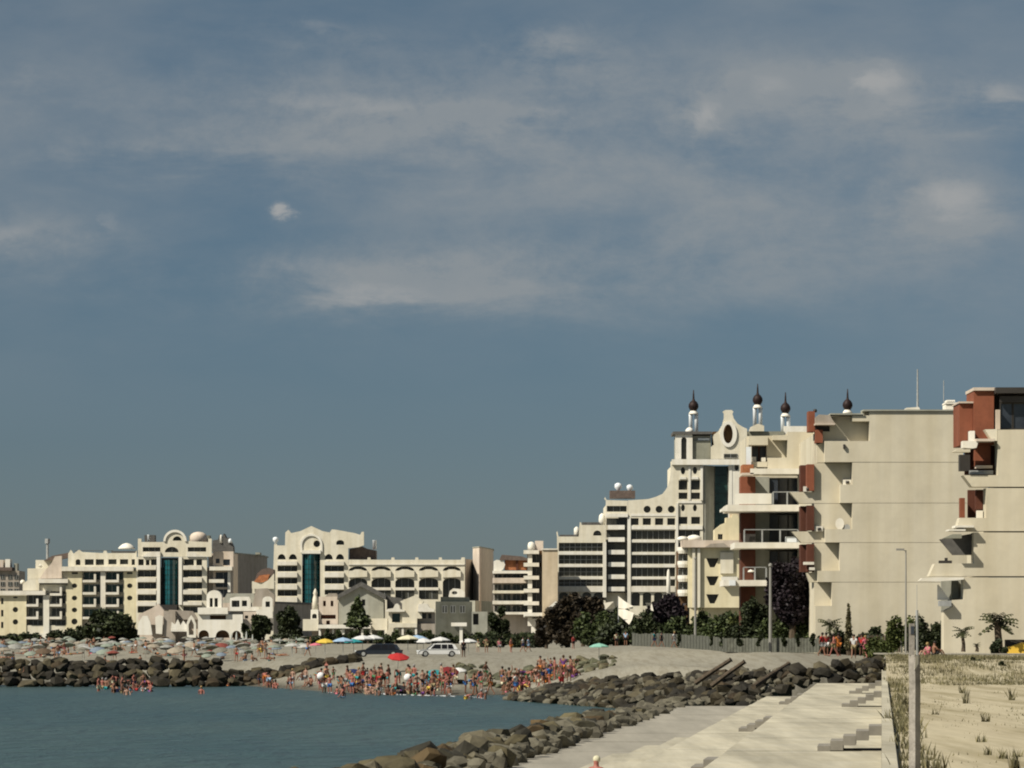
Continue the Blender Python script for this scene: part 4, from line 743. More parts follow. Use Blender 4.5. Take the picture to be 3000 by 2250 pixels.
b.box('balcony', 580, 668, 1780, 1799, -.6, 1, 'white'); b.winwall('wall', [(580, 1868), (580, 1800), (667, 1800), (711, 1800), (711, 1868)], [R(615, 662, 1803, 1815), ARCH(582, 612, 1846, 1868, 14), ARCH(632, 672, 1846, 1868, 18), ARCH(680, 706, 1848, 1868, 13)], 0, .7, 'white', g='brownshade', fr='brownshade')
b.wall('roof', [(640, 1765), (655, 1737), (735, 1737), (742, 1765)], (), 9, 3, 'grey'); b.wall('pergola', [(672, 1790), (672, 1752), (690, 1748), (728, 1748), (733, 1756), (733, 1778), (757, 1778), (757, 1790)], [R(677, 700, 1759, 1778), R(707, 722, 1759, 1776)], 1.5, .8, 'white'); b.win(676, 724, 1758, 1779, 2.6, 3, 1)
b.wall('roof', [(733, 1776), (742, 1724), (775, 1722), (798, 1742), (796, 1776)], (), 7, 3, 'greytower'); b.wall('arch_wall', [(750, 1810), (750, 1785), (766, 1785), (768, 1755), *E(783, 1758, 15, 11, 10, 180, 0), (798, 1812), (775, 1802)], [R(777, 790, 1762, 1778)], .8, .7, 'white'); b.win(777, 790, 1762, 1778, 1.6, 1, 1)
b.winwall('wall', [(712, 1845), (712, 1792), (770, 1792), (770, 1845)], [R(716, 726, 1803, 1812), R(735, 745, 1803, 1812)], 1.2, .6, 'pink')
b = Bld('gable_house', 'grey green gabled house with slate roof and a little white minaret', 760, 1010)
b.wall('gable_wall', [(992, 1832), (992, 1752), (1058, 1716), (1124, 1752), (1124, 1832)], [R(1060, 1070, 1756, 1774)], 0, 1, 'grey'); b.win(1060, 1070, 1756, 1774, 1.05, 1, 1); b.box('body', 996, 1122, 1756, None, 1.3, 12, 'grey')
b.wall('roof', [(988, 1756), (990, 1742), (1058, 1705), (1130, 1744), (1130, 1757), (1058, 1718)], (), -.8, 13, 'roof'); b.wall('roof', [(1131, 1745), (1175, 1752), (1200, 1790), (1131, 1790)], (), 5, 8, 'roof')
b.lathe('minaret', 923, 1, [(9, 1790), (8, 1755), (6, 1748), (5, 1742), (7, 1738), (4, 1730), (1, 1724)], 'cream'); b.winwall('wall', R(910, 932, 1786, 1816), [ARCH(914, 928, 1798, 1812, 6)], .3, .7, 'white')
b.winwall('wall', [(933, 1832), (933, 1748), (990, 1748), (990, 1832)], [R(939, 983, 1801, 1813), R(946, 954, 1760, 1776), R(968, 976, 1760, 1776), R(955, 966, 1818, 1830)], .8, .6, 'pink', g='redbrown', fr='redbrown'); b.box('body', 912, 990, 1765, None, 2, 10, 'pink'); b.wall('roof', [(952, 1748), (962, 1738), (986, 1738), (990, 1748)], (), 1, 4, 'greytower')
b.box('block', 889, 934, 1814, 1848, -2.2, 2, 'cream'); b.box('terrace_beam', 934, 1088, 1830, 1841, -3.5, .4, 'white'); b.box('block', 1088.5, 1136, 1812, 1846, -2.2, 2, 'cream')
for x in (936, 975, 1005, 1038, 1060, 1085, 1128): b.box('column', x, x+6, 1841 if x < 1088 else 1846, None, -3, -2.5, 'white')
b = Bld('cream_villa', 'sunny cream villa with three small pitched roofs and finials', 750, 1210)
b.wall('gable_wall', [(1178, 1852), (1178, 1768), (1172, 1762), (1216, 1744), (1242, 1762), (1236, 1768), (1236, 1812), (1222, 1812), (1222, 1852)], (), 0, 5, 'cream')
b.wall('hip_roof', [(1130, 1790), (1136, 1784), (1152, 1782), (1158, 1770), (1164, 1768), (1170, 1774), (1172, 1784), (1186, 1788), (1186, 1792), (1130, 1792)], (), -.6, 6, 'band'); b.wall('hip_roof', [(1224, 1792), (1226, 1770), (1240, 1768), (1252, 1770), (1258, 1780), (1274, 1786), (1272, 1792)], (), -.6, 5, 'band')
b.winwall('wall', R(1138, 1178, 1793, 1826), [R(1148, 1172, 1797, 1823)], .6, .6, 'cream', g='greenglass'); b.winwall('wall', R(1222.5, 1274, 1793, 1826), [R(1236, 1248, 1797, 1812), R(1254, 1264, 1797, 1812)], 1, .6, 'greytower')
b.box('body', 1140, 1272, 1795, None, 2, 12, 'cream'); b.box('balcony', 1140, 1222, 1826, 1838, -1, 1.5, 'cream'); b.wall('arch_wall', [(1223, 1875), (1223, 1827), (1274, 1827), (1274, 1875)], [ARCH(1230, 1268, 1845, 1875, 16)], .5, .8, 'greytower')
for x in (1160, 1177, 1216): b.box('column', x, x+6, 1838, None, -.8, -.3, 'white')
b = Bld('olive_block', 'olive grey block in shade beside the cream villa', 770, 1330)
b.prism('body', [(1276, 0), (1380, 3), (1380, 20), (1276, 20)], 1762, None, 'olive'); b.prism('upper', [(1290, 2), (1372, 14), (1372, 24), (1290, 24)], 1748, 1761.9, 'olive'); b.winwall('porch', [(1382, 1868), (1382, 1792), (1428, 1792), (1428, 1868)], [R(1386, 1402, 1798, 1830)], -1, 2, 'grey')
for x in (1296, 1320, 1348): b.win(x, x+14, 1775, 1795, -.2, 2, 1)
# --- white tensile canopies by the path
b = Bld('tensile_canopy', 'white tent canopies with sharp peaks between the trees', 500, 1850, 'canopy')
def sail(pts, m='band'):
    v = [(b.X(a), -d, b.Z(c)) for a, c, d in pts]; n = len(v); v += [(x, y+.05, z-.03) for x, y, z in v]
    f = [tuple(range(n)), tuple(range(2*n-1, n-1, -1))]+[(i, n+i, n+(i+1) % n, (i+1) % n) for i in range(n)]
    mk('sail', v, f, m, b.e)
sail([(1811, 1746, 0), (1830, 1762, 1.3), (1854, 1777, 2.8), (1830, 1784, 1.3), (1811, 1782, 0)]); sail([(1811, 1784, 0), (1830, 1785, 1.2), (1855, 1796, 2.6), (1850, 1815, 2.3), (1842, 1830, 1.9), (1828, 1816, 1.1), (1812, 1802, .1)]); sail([(1768, 1766, 1), (1796, 1762, 3), (1800, 1782, 2), (1774, 1785, 1)]); sail([(1890, 1766, 1), (1908, 1768, 2), (1912, 1790, 3), (1900, 1786, 0), (1898, 1776, 0)]); sail([(1856, 1804, 1), (1885, 1808, 2), (1898, 1828, 1), (1880, 1820, 0)])
m = MB(); m.tube([(b.X(1812), 0, 2), (b.X(1812), 0, b.Z(1745))], .07, 6); m.out('mast', 'steel', b.e)
# ---------------------------------------------------------------- trees and plants
def leafmesh(name, lobes, n, size, lm, parent, seed, flat=0):
    r = np.random.RandomState(seed); lob = np.array(lobes); vol = np.prod(lob[:, 3:6], axis=1)**.75; idx = r.choice(len(lob), n, p=vol/vol.sum())
    d = r.normal(size=(n, 3)); d /= np.linalg.norm(d, axis=1)[:, None]; rad = r.uniform(.45, 1.0, n)**.5
    nz = .82+.36*np.abs(np.sin(d[:, 0]*7+idx)*np.cos(d[:, 2]*6+idx*2)); c = lob[idx, :3]+d*(rad*nz)[:, None]*lob[idx, 3:6]
    a = r.normal(size=(n, 3)); a[:, 2] *= .6; a /= np.linalg.norm(a, axis=1)[:, None]; b2 = np.cross(a, r.normal(size=(n, 3))); b2 /= np.linalg.norm(b2, axis=1)[:, None]
    s1 = size*r.uniform(.5, 1.2, n)[:, None]; a = a*s1; b2 = b2*s1*.6
    v = np.stack([c-a, c-b2*.9, c+a, c+b2*.9], axis=1).reshape(-1, 3)
    me = bpy.data.meshes.new(name); me.vertices.add(4*n); me.vertices.foreach_set('co', v.ravel()); me.loops.add(4*n); me.loops.foreach_set('vertex_index', np.arange(4*n, dtype=np.int32))
    me.polygons.add(n); me.polygons.foreach_set('loop_start', np.arange(0, 4*n, 4, dtype=np.int32)); me.update(calc_edges=True); me.materials.append(LF[lm])
    o = bpy.data.objects.new(name, me); COL.objects.link(o); o.parent = parent; return o
def tree(name, label, D, x0, x1, yt, yb, lm, n, size, seed, cat='tree', lobes=7, zbase=None, trunk=True, depth=None, shape='round', group=None):
    s = D/F; cx = (x0+x1)/2; w = (x1-x0)*s/2; X = (cx-1500)*s; zt = H+(1860-yt)*s; zbot = H+(1860-yb)*s; zg = gz(X, D) if zbase is None else zbase
    e = empty(name, (X, D, zg), label, cat, group); r = random.Random(seed); h = zt-zbot; dp = depth or w; lb = []
    for i in range(lobes):
        if shape == 'cone':
            t = i/(lobes-1); rr = w*(1-t)*.95+.1; lb.append((r.uniform(-.1, .1)*w, r.uniform(-.1, .1)*w, zbot-zg+h*(t*.92+.06), rr, rr, h/lobes*.9))
        else:
            k = r.uniform(.22, .48); px = r.uniform(-1, 1)*(1-k); pz = (i/(lobes-1)) if lobes > 1 else .5; q = k*1.1
            lb.append((px*w, r.uniform(-.5, .5)*dp, zbot-zg+h*(q*.5+pz*(1-q)*(1-.35*px*px*r.uniform(.2, 1.6))), w*k*(1.25 if pz < .5 else 1), dp*k, h*q*.55))
    leafmesh('crown', lb, n, size, lm, e, seed)
    if trunk:
        m = MB(); H0 = max(.5, (zbot-zg)+h*.5); m.tube([(0, 0, -.2), (.05*w, 0, H0*.4), (-.03*w, 0, H0)], [.045*h+.08, .035*h+.06, .015*h+.03], 7)
        for i in range(5):
            l = lb[(i*2) % len(lb)]; m.tube([(0, 0, H0*(.35+.1*i)), (l[0]*.5, l[1]*.5, (H0*.5+l[2])*.55), (l[0], l[1], l[2])], [.02*h+.05, .014*h+.04, .03], 5)
        m.out('trunk', 'bark', e)
    return e
def hedge(name, label, pts, lm, n, size, seed, cat='shrub', depth=1.5, group=None):
    """pts: (x px, top y px, D): irregular ground-hugging mass through those points"""
    r = random.Random(seed); x0 = (pts[0][0]+pts[-1][0])/2; D0 = pts[len(pts)//2][2]; X0 = at(x0, D0); e = empty(name, (X0, D0, gz(X0, D0)), label, cat, group); lb = []; zg = e.location.z
    for (a, ya, da), (b_, yb, db) in zip(pts, pts[1:]):
        s = da/F; k = max(2, int((b_-a)*s/(depth*.55)))
        for i in range(k):
            t = (i+r.random())/k; D = da+(db-da)*t; X = at(a+(b_-a)*t, D); h = (H+(1860-(ya+(yb-ya)*t))*D/F-gz(X, D))
            for q in range(3):
                hh = h*r.choice((.45, .65, .85, 1.0))*r.uniform(.9, 1.06); rr = depth*r.uniform(.35, .75); lb.append((X-X0+r.uniform(-.3, .3)*depth, D-D0+r.uniform(-.5, .5)*depth, gz(X, D)-zg+hh*r.uniform(.42, .6), rr, rr, hh*.45))
    leafmesh('foliage', lb, n, size, lm, e, seed)
    return e
tree('broad_tree', 'wide dark green tree clump before the yellow hotel', 820, 225, 405, 1785, 1885, 'dark', 8500, .62, 1, lobes=18)
tree('round_tree', 'dark round tree beside the white villa arches', 740, 735, 802, 1798, 1885, 'dark', 3800, .5, 4, lobes=7)
tree('slim_tree', 'slim dark tree touching the white villa corner', 735, 704, 735, 1820, 1882, 'dark', 900, .45, 5, lobes=5)
tree('round_tree', 'dark tree mass in shade between the villas', 790, 795, 892, 1782, 1885, 'dark', 5600, .55, 6, lobes=9)
tree('conifer', 'dark green cone shaped conifer before the grey gabled house', 735, 1012, 1088, 1746, 1834, 'green', 3400, .5, 7, shape='cone', lobes=9)
tree('round_tree', 'dark tree behind the olive block and tower', 800, 1425, 1500, 1776, 1888, 'dark', 4200, .55, 8, lobes=7)
for i, (x0, x1, yt) in enumerate(((950, 975, 1842), (985, 1010, 1845), (1020, 1050, 1842), (1066, 1090, 1840), (1095, 1120, 1850), (1140, 1175, 1845), (1186, 1216, 1846), (1232, 1266, 1846), (1285, 1330, 1850), (1340, 1382, 1856), (1392, 1420, 1850))):
    tree('garden_shrub', 'shrub %s' % ('between the first villa columns', 'between thin white columns, bushy', 'under the long terrace beam', 'beside the cream end block', 'before the cream end block', 'under the cream villa balcony', 'between cream villa columns, dense', 'filling the shaded arch', 'by the olive block wall', 'under the white T-shaped parasol', 'at the foot of the grey porch')[i], 725, x0, x1, yt, 1880, 'green' if i % 3 else 'dark', 420, .4, 20+i, 'shrub', 4, group='garden shrubs before the villas')
tree('bronze_tree', 'spreading bronze leaved tree, largest of the path-side clump', 520, 1596, 1730, 1752, 1890, 'brown', 8500, .42, 9, lobes=15)
tree('bronze_tree', 'bronze and green tree leaning to the white canopies', 505, 1680, 1800, 1790, 1890, 'green', 5500, .38, 10, lobes=12)
tree('bronze_tree', 'upper bronze tree crown against the black window bands', 535, 1640, 1775, 1738, 1850, 'brown', 5200, .42, 11, lobes=11)
tree('bronze_tree', 'sparse bronze tree nearest the blank tan block', 530, 1560, 1640, 1805, 1890, 'brown', 2500, .36, 111, lobes=8)
tree('purple_tree', 'black purple leaved tree before the black window bands', 500, 1893, 2015, 1742, 1880, 'purple', 7500, .42, 12, lobes=13)
tree('broad_tree', 'dark tree behind the white canopies', 590, 1760, 1920, 1775, 1880, 'dark', 5200, .5, 113, lobes=12)
tree('purple_tree', 'large purple plum tree covering the lower balcony wing', 308, 2245, 2392, 1625, 1830, 'purple', 15000, .20, 16, lobes=20)
tree('broad_tree', 'dark tree shading the ground floor of the balcony wing', 313, 2170, 2270, 1745, 1895, 'dark', 8000, .2, 116, lobes=14)
tree('flower_bush', 'pale flowering bush standing at the wall corner', 303, 2385, 2450, 1790, 1895, 'olive', 3000, .17, 18, lobes=9, cat='shrub')
tree('cypress', 'narrow young cypress against the blank wall', 296, 2476, 2497, 1778, 1900, 'olive', 1600, .12, 19, shape='cone', lobes=7, trunk=True)
tree('yellow_bush', 'pale yellow flowering bush between green shrubs below the yellow house', 392, 2095, 2215, 1800, 1835, 'light', 1500, .22, 43, lobes=8, cat='shrub', trunk=False)
hedge('shrub_mass', 'dark green shrub mass under the white canopies', [(1745, 1850, 492), (1790, 1815, 492), (1850, 1838, 492), (1880, 1800, 490), (1935, 1770, 490)], 'dark', 9000, .34, 13, depth=2)
hedge('shrub_mass', 'green shrubbery below the yellow house', [(1960, 1822, 450), (2000, 1790, 450), (2060, 1772, 448), (2100, 1790, 446), (2150, 1768, 444)], 'green', 11000, .30, 14, depth=1.8)
hedge('shrub_mass', 'brighter green hedge between the two lamp posts', [(2110, 1840, 410), (2160, 1835, 410), (2200, 1815, 408), (2230, 1775, 405), (2275, 1782, 400)], 'green', 9000, .24, 15, depth=1.5)
hedge('shrub_mass', 'deep green bushes under the purple plum tree', [(2225, 1800, 312), (2270, 1815, 311), (2310, 1778, 310), (2350, 1792, 309), (2385, 1830, 308), (2410, 1862, 306)], 'green', 13000, .19, 17, depth=1.1)
hedge('shrub_mass', 'dark brush at the foot of the balcony wing', [(2130, 1850, 313), (2165, 1815, 313), (2200, 1822, 313), (2240, 1790, 313)], 'dark', 9000, .18, 118, depth=1.1)
hedge('shrub_mass', 'low brown green hedge by the balcony apartments', [(1425, 1850, 600), (1480, 1842, 600), (1530, 1852, 590), (1600, 1838, 560)], 'dark', 5200, .36, 117, depth=2)
hedge('flat_hedge', 'low dark hedge along the foot of the blank wall', [(2405, 1852, 299), (2450, 1840, 298.8), (2480, 1845, 298.8), (2530, 1842, 298.8), (2575, 1836, 298.5)], 'dark', 11000, .15, 40, 'hedge', .9)
hedge('reed_clump', 'tall yellowish green reeds by the slim street lamp', [(2545, 1855, 289), (2580, 1832, 288), (2605, 1806, 288), (2640, 1800, 288), (2670, 1806, 288)], 'light', 8500, .15, 41, 'plant', .8)
hedge('reed_clump', 'dark green creeper bushes by the gate', [(2655, 1800, 284), (2700, 1806, 284), (2740, 1812, 284), (2768, 1806, 284)], 'dark', 9500, .14, 42, 'plant', .8)
hedge('bush_row', 'low dark bush row at the foot of the yellow hotel', [(140, 1862, 800), (185, 1840, 800), (240, 1850, 800)], 'dark', 2600, .5, 2, depth=2.4)
hedge('bush_row', 'dusky hedge under the first hotel bays', [(-80, 1848, 800), (-20, 1856, 800), (30, 1852, 800), (80, 1849, 800), (125, 1856, 800)], 'dark', 3600, .5, 3, depth=2.2)
hedge('bush_row', 'dim bushes along the foot of the villas and terrace beam', [(800, 1850, 735), (880, 1862, 730), (960, 1855, 730), (1050, 1858, 730), (1150, 1855, 730), (1250, 1852, 730), (1340, 1856, 735), (1440, 1852, 740)], 'dark', 9000, .4, 120, depth=2)
for i, (x0, x1, yt, yb, D_, lm) in enumerate(((2835, 2878, 1926, 1958, 196, 'dark'), (2860, 2885, 1928, 1946, 215, 'dark'), (2915, 2950, 1938, 1966, 192, 'dark'), (2955, 3060, 1930, 1964, 196, 'dark'), (2600, 2660, 1950, 1995, 190, 'olive'))):
    tree('dune_shrub', 'low shrub %s' % ('on the dune crest by the seated pair', 'small, beyond the crest by the pale road', 'round and dark by the road edge', 'widest, at the edge by the yellow sail', 'olive, between the wall and the post')[i], D_, x0, x1, yt, yb, lm, 700, .09, 60+i, 'shrub', 5, trunk=False, group='shrubs on the dune')
def palm(label, D, cx, yb, yt, spread, seed, nf=15, trunkr=.22):
    s = D/F; X = (cx-1500)*s; zg = H+(1860-yb)*s; ht = (yb-yt)*s*.72; L0 = spread*s/2*1.15; e = empty('palm_tree', (X, D, zg), label, 'palm'); r = random.Random(seed)
    m = MB(); m.tube([(0, 0, -.1), (.03, 0, ht*.3), (-.04, 0, ht*.7), (0, 0, ht)], [trunkr*1.3, trunkr, trunkr*.9, trunkr*1.1], 9); m.out('trunk', 'bark', e)
    for k in range(nf):
        az = 2*math.pi*k/nf+r.uniform(-.2, .2); el = r.uniform(-.35, 1.1); v = []; f = []; n = 7; dx, dy = math.cos(az), math.sin(az); px, py = -dy, dx
        for i in range(n):
            t = i/(n-1); x_ = L0*t*math.cos(el*(1-t*.9)); z_ = ht+L0*(math.sin(el)*t-.42*t*t); w = .48*L0*math.sin(math.pi*min(1, t*.9+.08))**.7*.5
            v += [(dx*x_+px*w, dy*x_+py*w, z_-w*.5), (dx*x_, dy*x_, z_), (dx*x_-px*w, dy*x_-py*w, z_-w*.5)]
        for i in range(n-1):       # split leaflets: leave gaps
            b0 = 3*i; v2 = [Vector(v[b0+1]).lerp(Vector(v[b0+4]), .62), ]
            k0 = len(v); v += [tuple(Vector(v[b0]).lerp(Vector(v[b0+3]), .55)), tuple(Vector(v[b0+2]).lerp(Vector(v[b0+5]), .55)), tuple(v2[0])]
            f += [(b0, b0+1, k0+2, k0), (b0+1, b0+2, k0+1, k0+2)]
            f += [(b0+1, b0+4, k0+2)] if False else []
        mk('frond', v, f, LF['palm'], e)
    return e
palm('tall palm with a spiky crown before the nearer blank wall', 262, 2925, 1912, 1784, 110, 3, 22, .26)
palm('small young palm between two blank walls', 262, 2822, 1905, 1828, 62, 5, 16, .12); palm('tiny stubby palm plant beside the small palm', 262, 2862, 1905, 1880, 24, 9, 9, .1)
palm('palm like yucca among the walkers near the blank wall', 297, 2432, 1890, 1805, 70, 12, 16, .1)
tree('palm_base_bush', 'dark bush and pots round the foot of the tall palm', 260, 2896, 2950, 1872, 1920, 'dark', 1500, .12, 50, lobes=5, cat='shrub', trunk=False)
# grass stuff on the dune
def blades(name, spots, lm, seed):
    r = np.random.RandomState(seed); V = []; Fc = []
    for x, y, z, h, n, sp in spots:
        for _ in range(n):
            a = r.uniform(0, 6.28); q = sp*r.uniform(0, 1)**.5; bx, by = x+q*math.cos(a), y+q*math.sin(a)*1.6; hh = h*r.uniform(.5, 1.15); w = .018+.02*hh; t = r.uniform(0, 3.14); lx, ly = r.normal()*.25*hh, r.normal()*.25*hh; k = len(V)
            V += [(bx-w*math.cos(t), by-w*math.sin(t), z), (bx+w*math.cos(t), by+w*math.sin(t), z), (bx+lx*.5, by+ly*.5, z+hh*.65), (bx+lx, by+ly, z+hh)]; Fc += [(k, k+1, k+2), (k, k+2, k+3)]
    o = mk(name, V, Fc, LF[lm]); o['kind'] = 'stuff'; return o
r = random.Random(4); sp = []
for _ in range(2800):
    y = 176+48*r.random()**1.1; x = U*y+.5+r.random()*28; sp.append((x, y, gz(x, y)-.02, r.uniform(.15, .42), 16, .5))
sp = [(a, b_, c, h*.7, n, s_) for a, b_, c, h, n, s_ in sp]
blades('dune_grass', sp, 'olive', 1)
sp = []
for _ in range(560):
    y = 58+122*r.random()**1.2; x = U*y+.5+r.random()**1.1*(.04*y+6)
    if (wob(x*1.3, y*.35) > -.05) or r.random() < .25: sp.append((x, y, 2.40, r.uniform(.03, .13), 6, .45))
for _ in range(95):
    y = 60+120*r.random(); x = U*y+.35+r.random()*.55; sp.append((x, y, 2.40, r.uniform(.1, .4), 14, .22))
blades('dry_weeds', sp, 'olive', 2)
sp = [(at(a, d), d, 2.4, h, n, .12) for a, d, h, n in ((2775, 66, .45, 8), (2895, 74, .2, 16), (2940, 72, .22, 24), (2985, 73, .18, 20), (2875, 83, .22, 20), (2820, 150, .4, 24), (2830, 130, .5, 18), (2725, 66, .22, 16), (2975, 66, .4, 24), (2740, 110, .3, 10), (2965, 135, .45, 20), (2885, 102, .28, 26), (2600, 100, .4, 30), (2640, 84, .3, 14), (2640, 92, .4, 20), (2650, 70, .3, 12))]
blades('tall_weeds', sp, 'olive', 3)
# ---------------------------------------------------------------- street furniture
def post_lamp(label, D, cx, yt, yb, arm=None, r=.06, grp='street lamps on the promenade'):
    s = D/F; X = (cx-1500)*s; zg = gz(X, D); zt = H+(1860-yt)*s; e = empty('street_lamp', (X, D, zg), label, 'lamp', grp)
    m = MB(); m.tube([(0, 0, -.1), (0, 0, (zt-zg)*.5), (0, 0, zt-zg)], [r*1.3, r, r*.8], 8); m.out('pole', 'lamp', e)
    if arm:
        m = MB(); m.tube([(0, 0, zt-zg-.05), (arm*.5, 0, zt-zg+.04), (arm, 0, zt-zg+.06)], r*.5, 6); m.out('arm', 'lamp', e); m = MB(); m.box(arm-.12 if arm < 0 else arm-.4, arm+.42 if arm < 0 else arm+.12, -.12, .12, zt-zg-.02, zt-zg+.12); m.out('lamp_head', 'lamp', e)
    else:
        m = MB(); m.lathe(0, 0, [(.05, zt-zg), (.16, zt-zg+.1), (.14, zt-zg+.25), (.03, zt-zg+.32)], 10); m.out('lamp_head', 'lamp', e)
post_lamp('slim lamp with a sideways head in front of the blank wall', 272, 2654, 1612, 1925, -.55, .06)
post_lamp('thick tall lamp post before the balcony wing', 300, 2257, 1662, 1888, None, .11)
post_lamp('tall thin lamp post before the yellow house', 440, 2037, 1640, 1888, None, .12)
e = empty('weathered_post', (at(2679, 58), 58, 2.35), 'square weathered post with a lit and a dark side rising from the dune', 'post')
m = MB(); hw = .085
for z0, z1, k in ((-.2, 2.05, 1.0),):
    v = []; 
    for z in (z0, .6, 1.1, 1.6, z1):
        j = rnd.uniform(-.006, .006); q = hw*k; v += [(j, -q, z), (q+j, 0, z), (j, q, z), (-q+j, 0, z)]
    f = [(4*i+a, 4*i+(a+1) % 4, 4*i+4+(a+1) % 4, 4*i+4+a) for i in range(4) for a in range(4)]+[(16, 17, 18, 19)]
    m.add(v, f)
m.out('shaft', 'timber', e)
m = MB(); m.box(-.078, .0, -.04, .05, 2.05, 2.52); m.out('upper_plank', 'timber', e); m = MB(); m.tube([(.04, -.02, 2.0), (.035, -.02, 2.72)], .02, 8); m.out('pipe', 'steel', e); m = MB(); m.box(-.06, -.01, -.05, -.039, 2.36, 2.48); m.out('label_plate', 'blueglass', e)
m = MB(); m.tube([(.035, -.02, 2.73), (.035, -.02, 3.1)], .004, 5); m.out('wire', 'steel', e)
m = MB(); m.add([(-.01, -.10, 1.82), (.055, -.05, 1.92), (.055, -.045, 2.04), (.01, -.09, 2.04), (-.01, -.05, 1.84), (.04, -.02, 1.92), (.04, -.02, 2.02), (.01, -.04, 2.02)], [(0, 1, 2, 3), (4, 7, 6, 5), (0, 4, 5, 1), (1, 5, 6, 2), (2, 6, 7, 3), (3, 7, 4, 0)]); m.out('collar', 'band', e)
# fence of grey boards with dark shrubs before it
def fpt(a):
    D = 472+(305-472)*(a-1850)/280 if a < 2130 else 305-8*(a-2130)/260
    return at(a, D), D
e = empty('board_fence', (*fpt(2100), 3.35), 'long grey green board fence along the promenade behind the walkers', 'fence'); ex, ey = fpt(2100)
a = 1852.0
while a < 2395:
    w = 9*(1 if a < 2130 else 1); x0, y0 = fpt(a); x1, y1 = fpt(a+w-1.0); hh = (1.5 if a < 1950 else 1.5-.4*(a-1950)/180 if a < 2130 else 1.1)*rnd.uniform(.96, 1.03)
    m = MB(); m.add([(x0-ex, y0-ey, 0), (x1-ex, y1-ey, 0), (x1-ex+.04, y1-ey+.05, 0), (x0-ex+.04, y0-ey+.05, 0), (x0-ex, y0-ey, hh), (x1-ex, y1-ey, hh), (x1-ex+.04, y1-ey+.05, hh), (x0-ex+.04, y0-ey+.05, hh)], [(0, 3, 2, 1), (4, 5, 6, 7), (0, 1, 5, 4), (1, 2, 6, 5), (2, 3, 7, 6), (3, 0, 4, 7)]); m.out('board', 'fence', e); a += w
for i, (cx, w) in enumerate(((1992, 22), (2085, 12), (2112, 26), (2168, 36), (2225, 18), (2300, 22), (2335, 16), (2378, 24))):
    tree('fence_shrub', 'dark shrub before the board fence %s' % ('beside the thin lamp', 'narrow, third along', 'rounded, near the fence middle', 'widest one', 'next to the thick lamp', 'beyond the thick lamp', 'thin, near the fence end', 'last by the walkers in red')[i], fpt(cx)[1]-2.5, cx-w/2, cx+w/2, 1856, 1893, 'dark', 330, .14, 90+i, 'shrub', 3, group='shrubs before the fence', trunk=False)
D = 292; s = D/F; e = empty('timber_fence', (at(2580, D), D, 3.4), 'low brown timber fence under the reeds at the blank wall', 'fence')
for i in range(16):
    x = 2540+i*6.6; m = MB(); m.box((x-2580)*s, (x+5.6-2580)*s, 0, .05, 0, 1.25*rnd.uniform(.95, 1.05)); m.out('plank', 'bark' if i % 3 else 'fence', e)
# yellow sail-like canopy at the right edge
D = 262; s = D/F; e = empty('yellow_canopy', (at(2985, D), D, 3.4), 'yellow tilted beach canopy on a dark frame at the frame edge', 'canopy')
yc = mat('yellow_canvas', (.75, .48, .06), var=.06); m = MB()
m.add([(-.85, 0, .02), (2.4, 0, .02), (2.4, 0, .95), (.35, .1, .75), (-.7, .1, .42), (-.85, 1.4, .05), (2.4, 1.4, .05), (2.4, 1.4, .98), (.35, 1.4, .78), (-.7, 1.4, .45)], [(0, 1, 2, 3, 4), (9, 8, 7, 6, 5), (4, 3, 8, 9), (3, 2, 7, 8), (0, 4, 9, 5), (1, 6, 7, 2)]); m.out('canvas', yc, e)
m = MB(); m.box(-.75, 2.4, 1.45, 1.7, 0, .98); m.out('frame', 'dark', e)
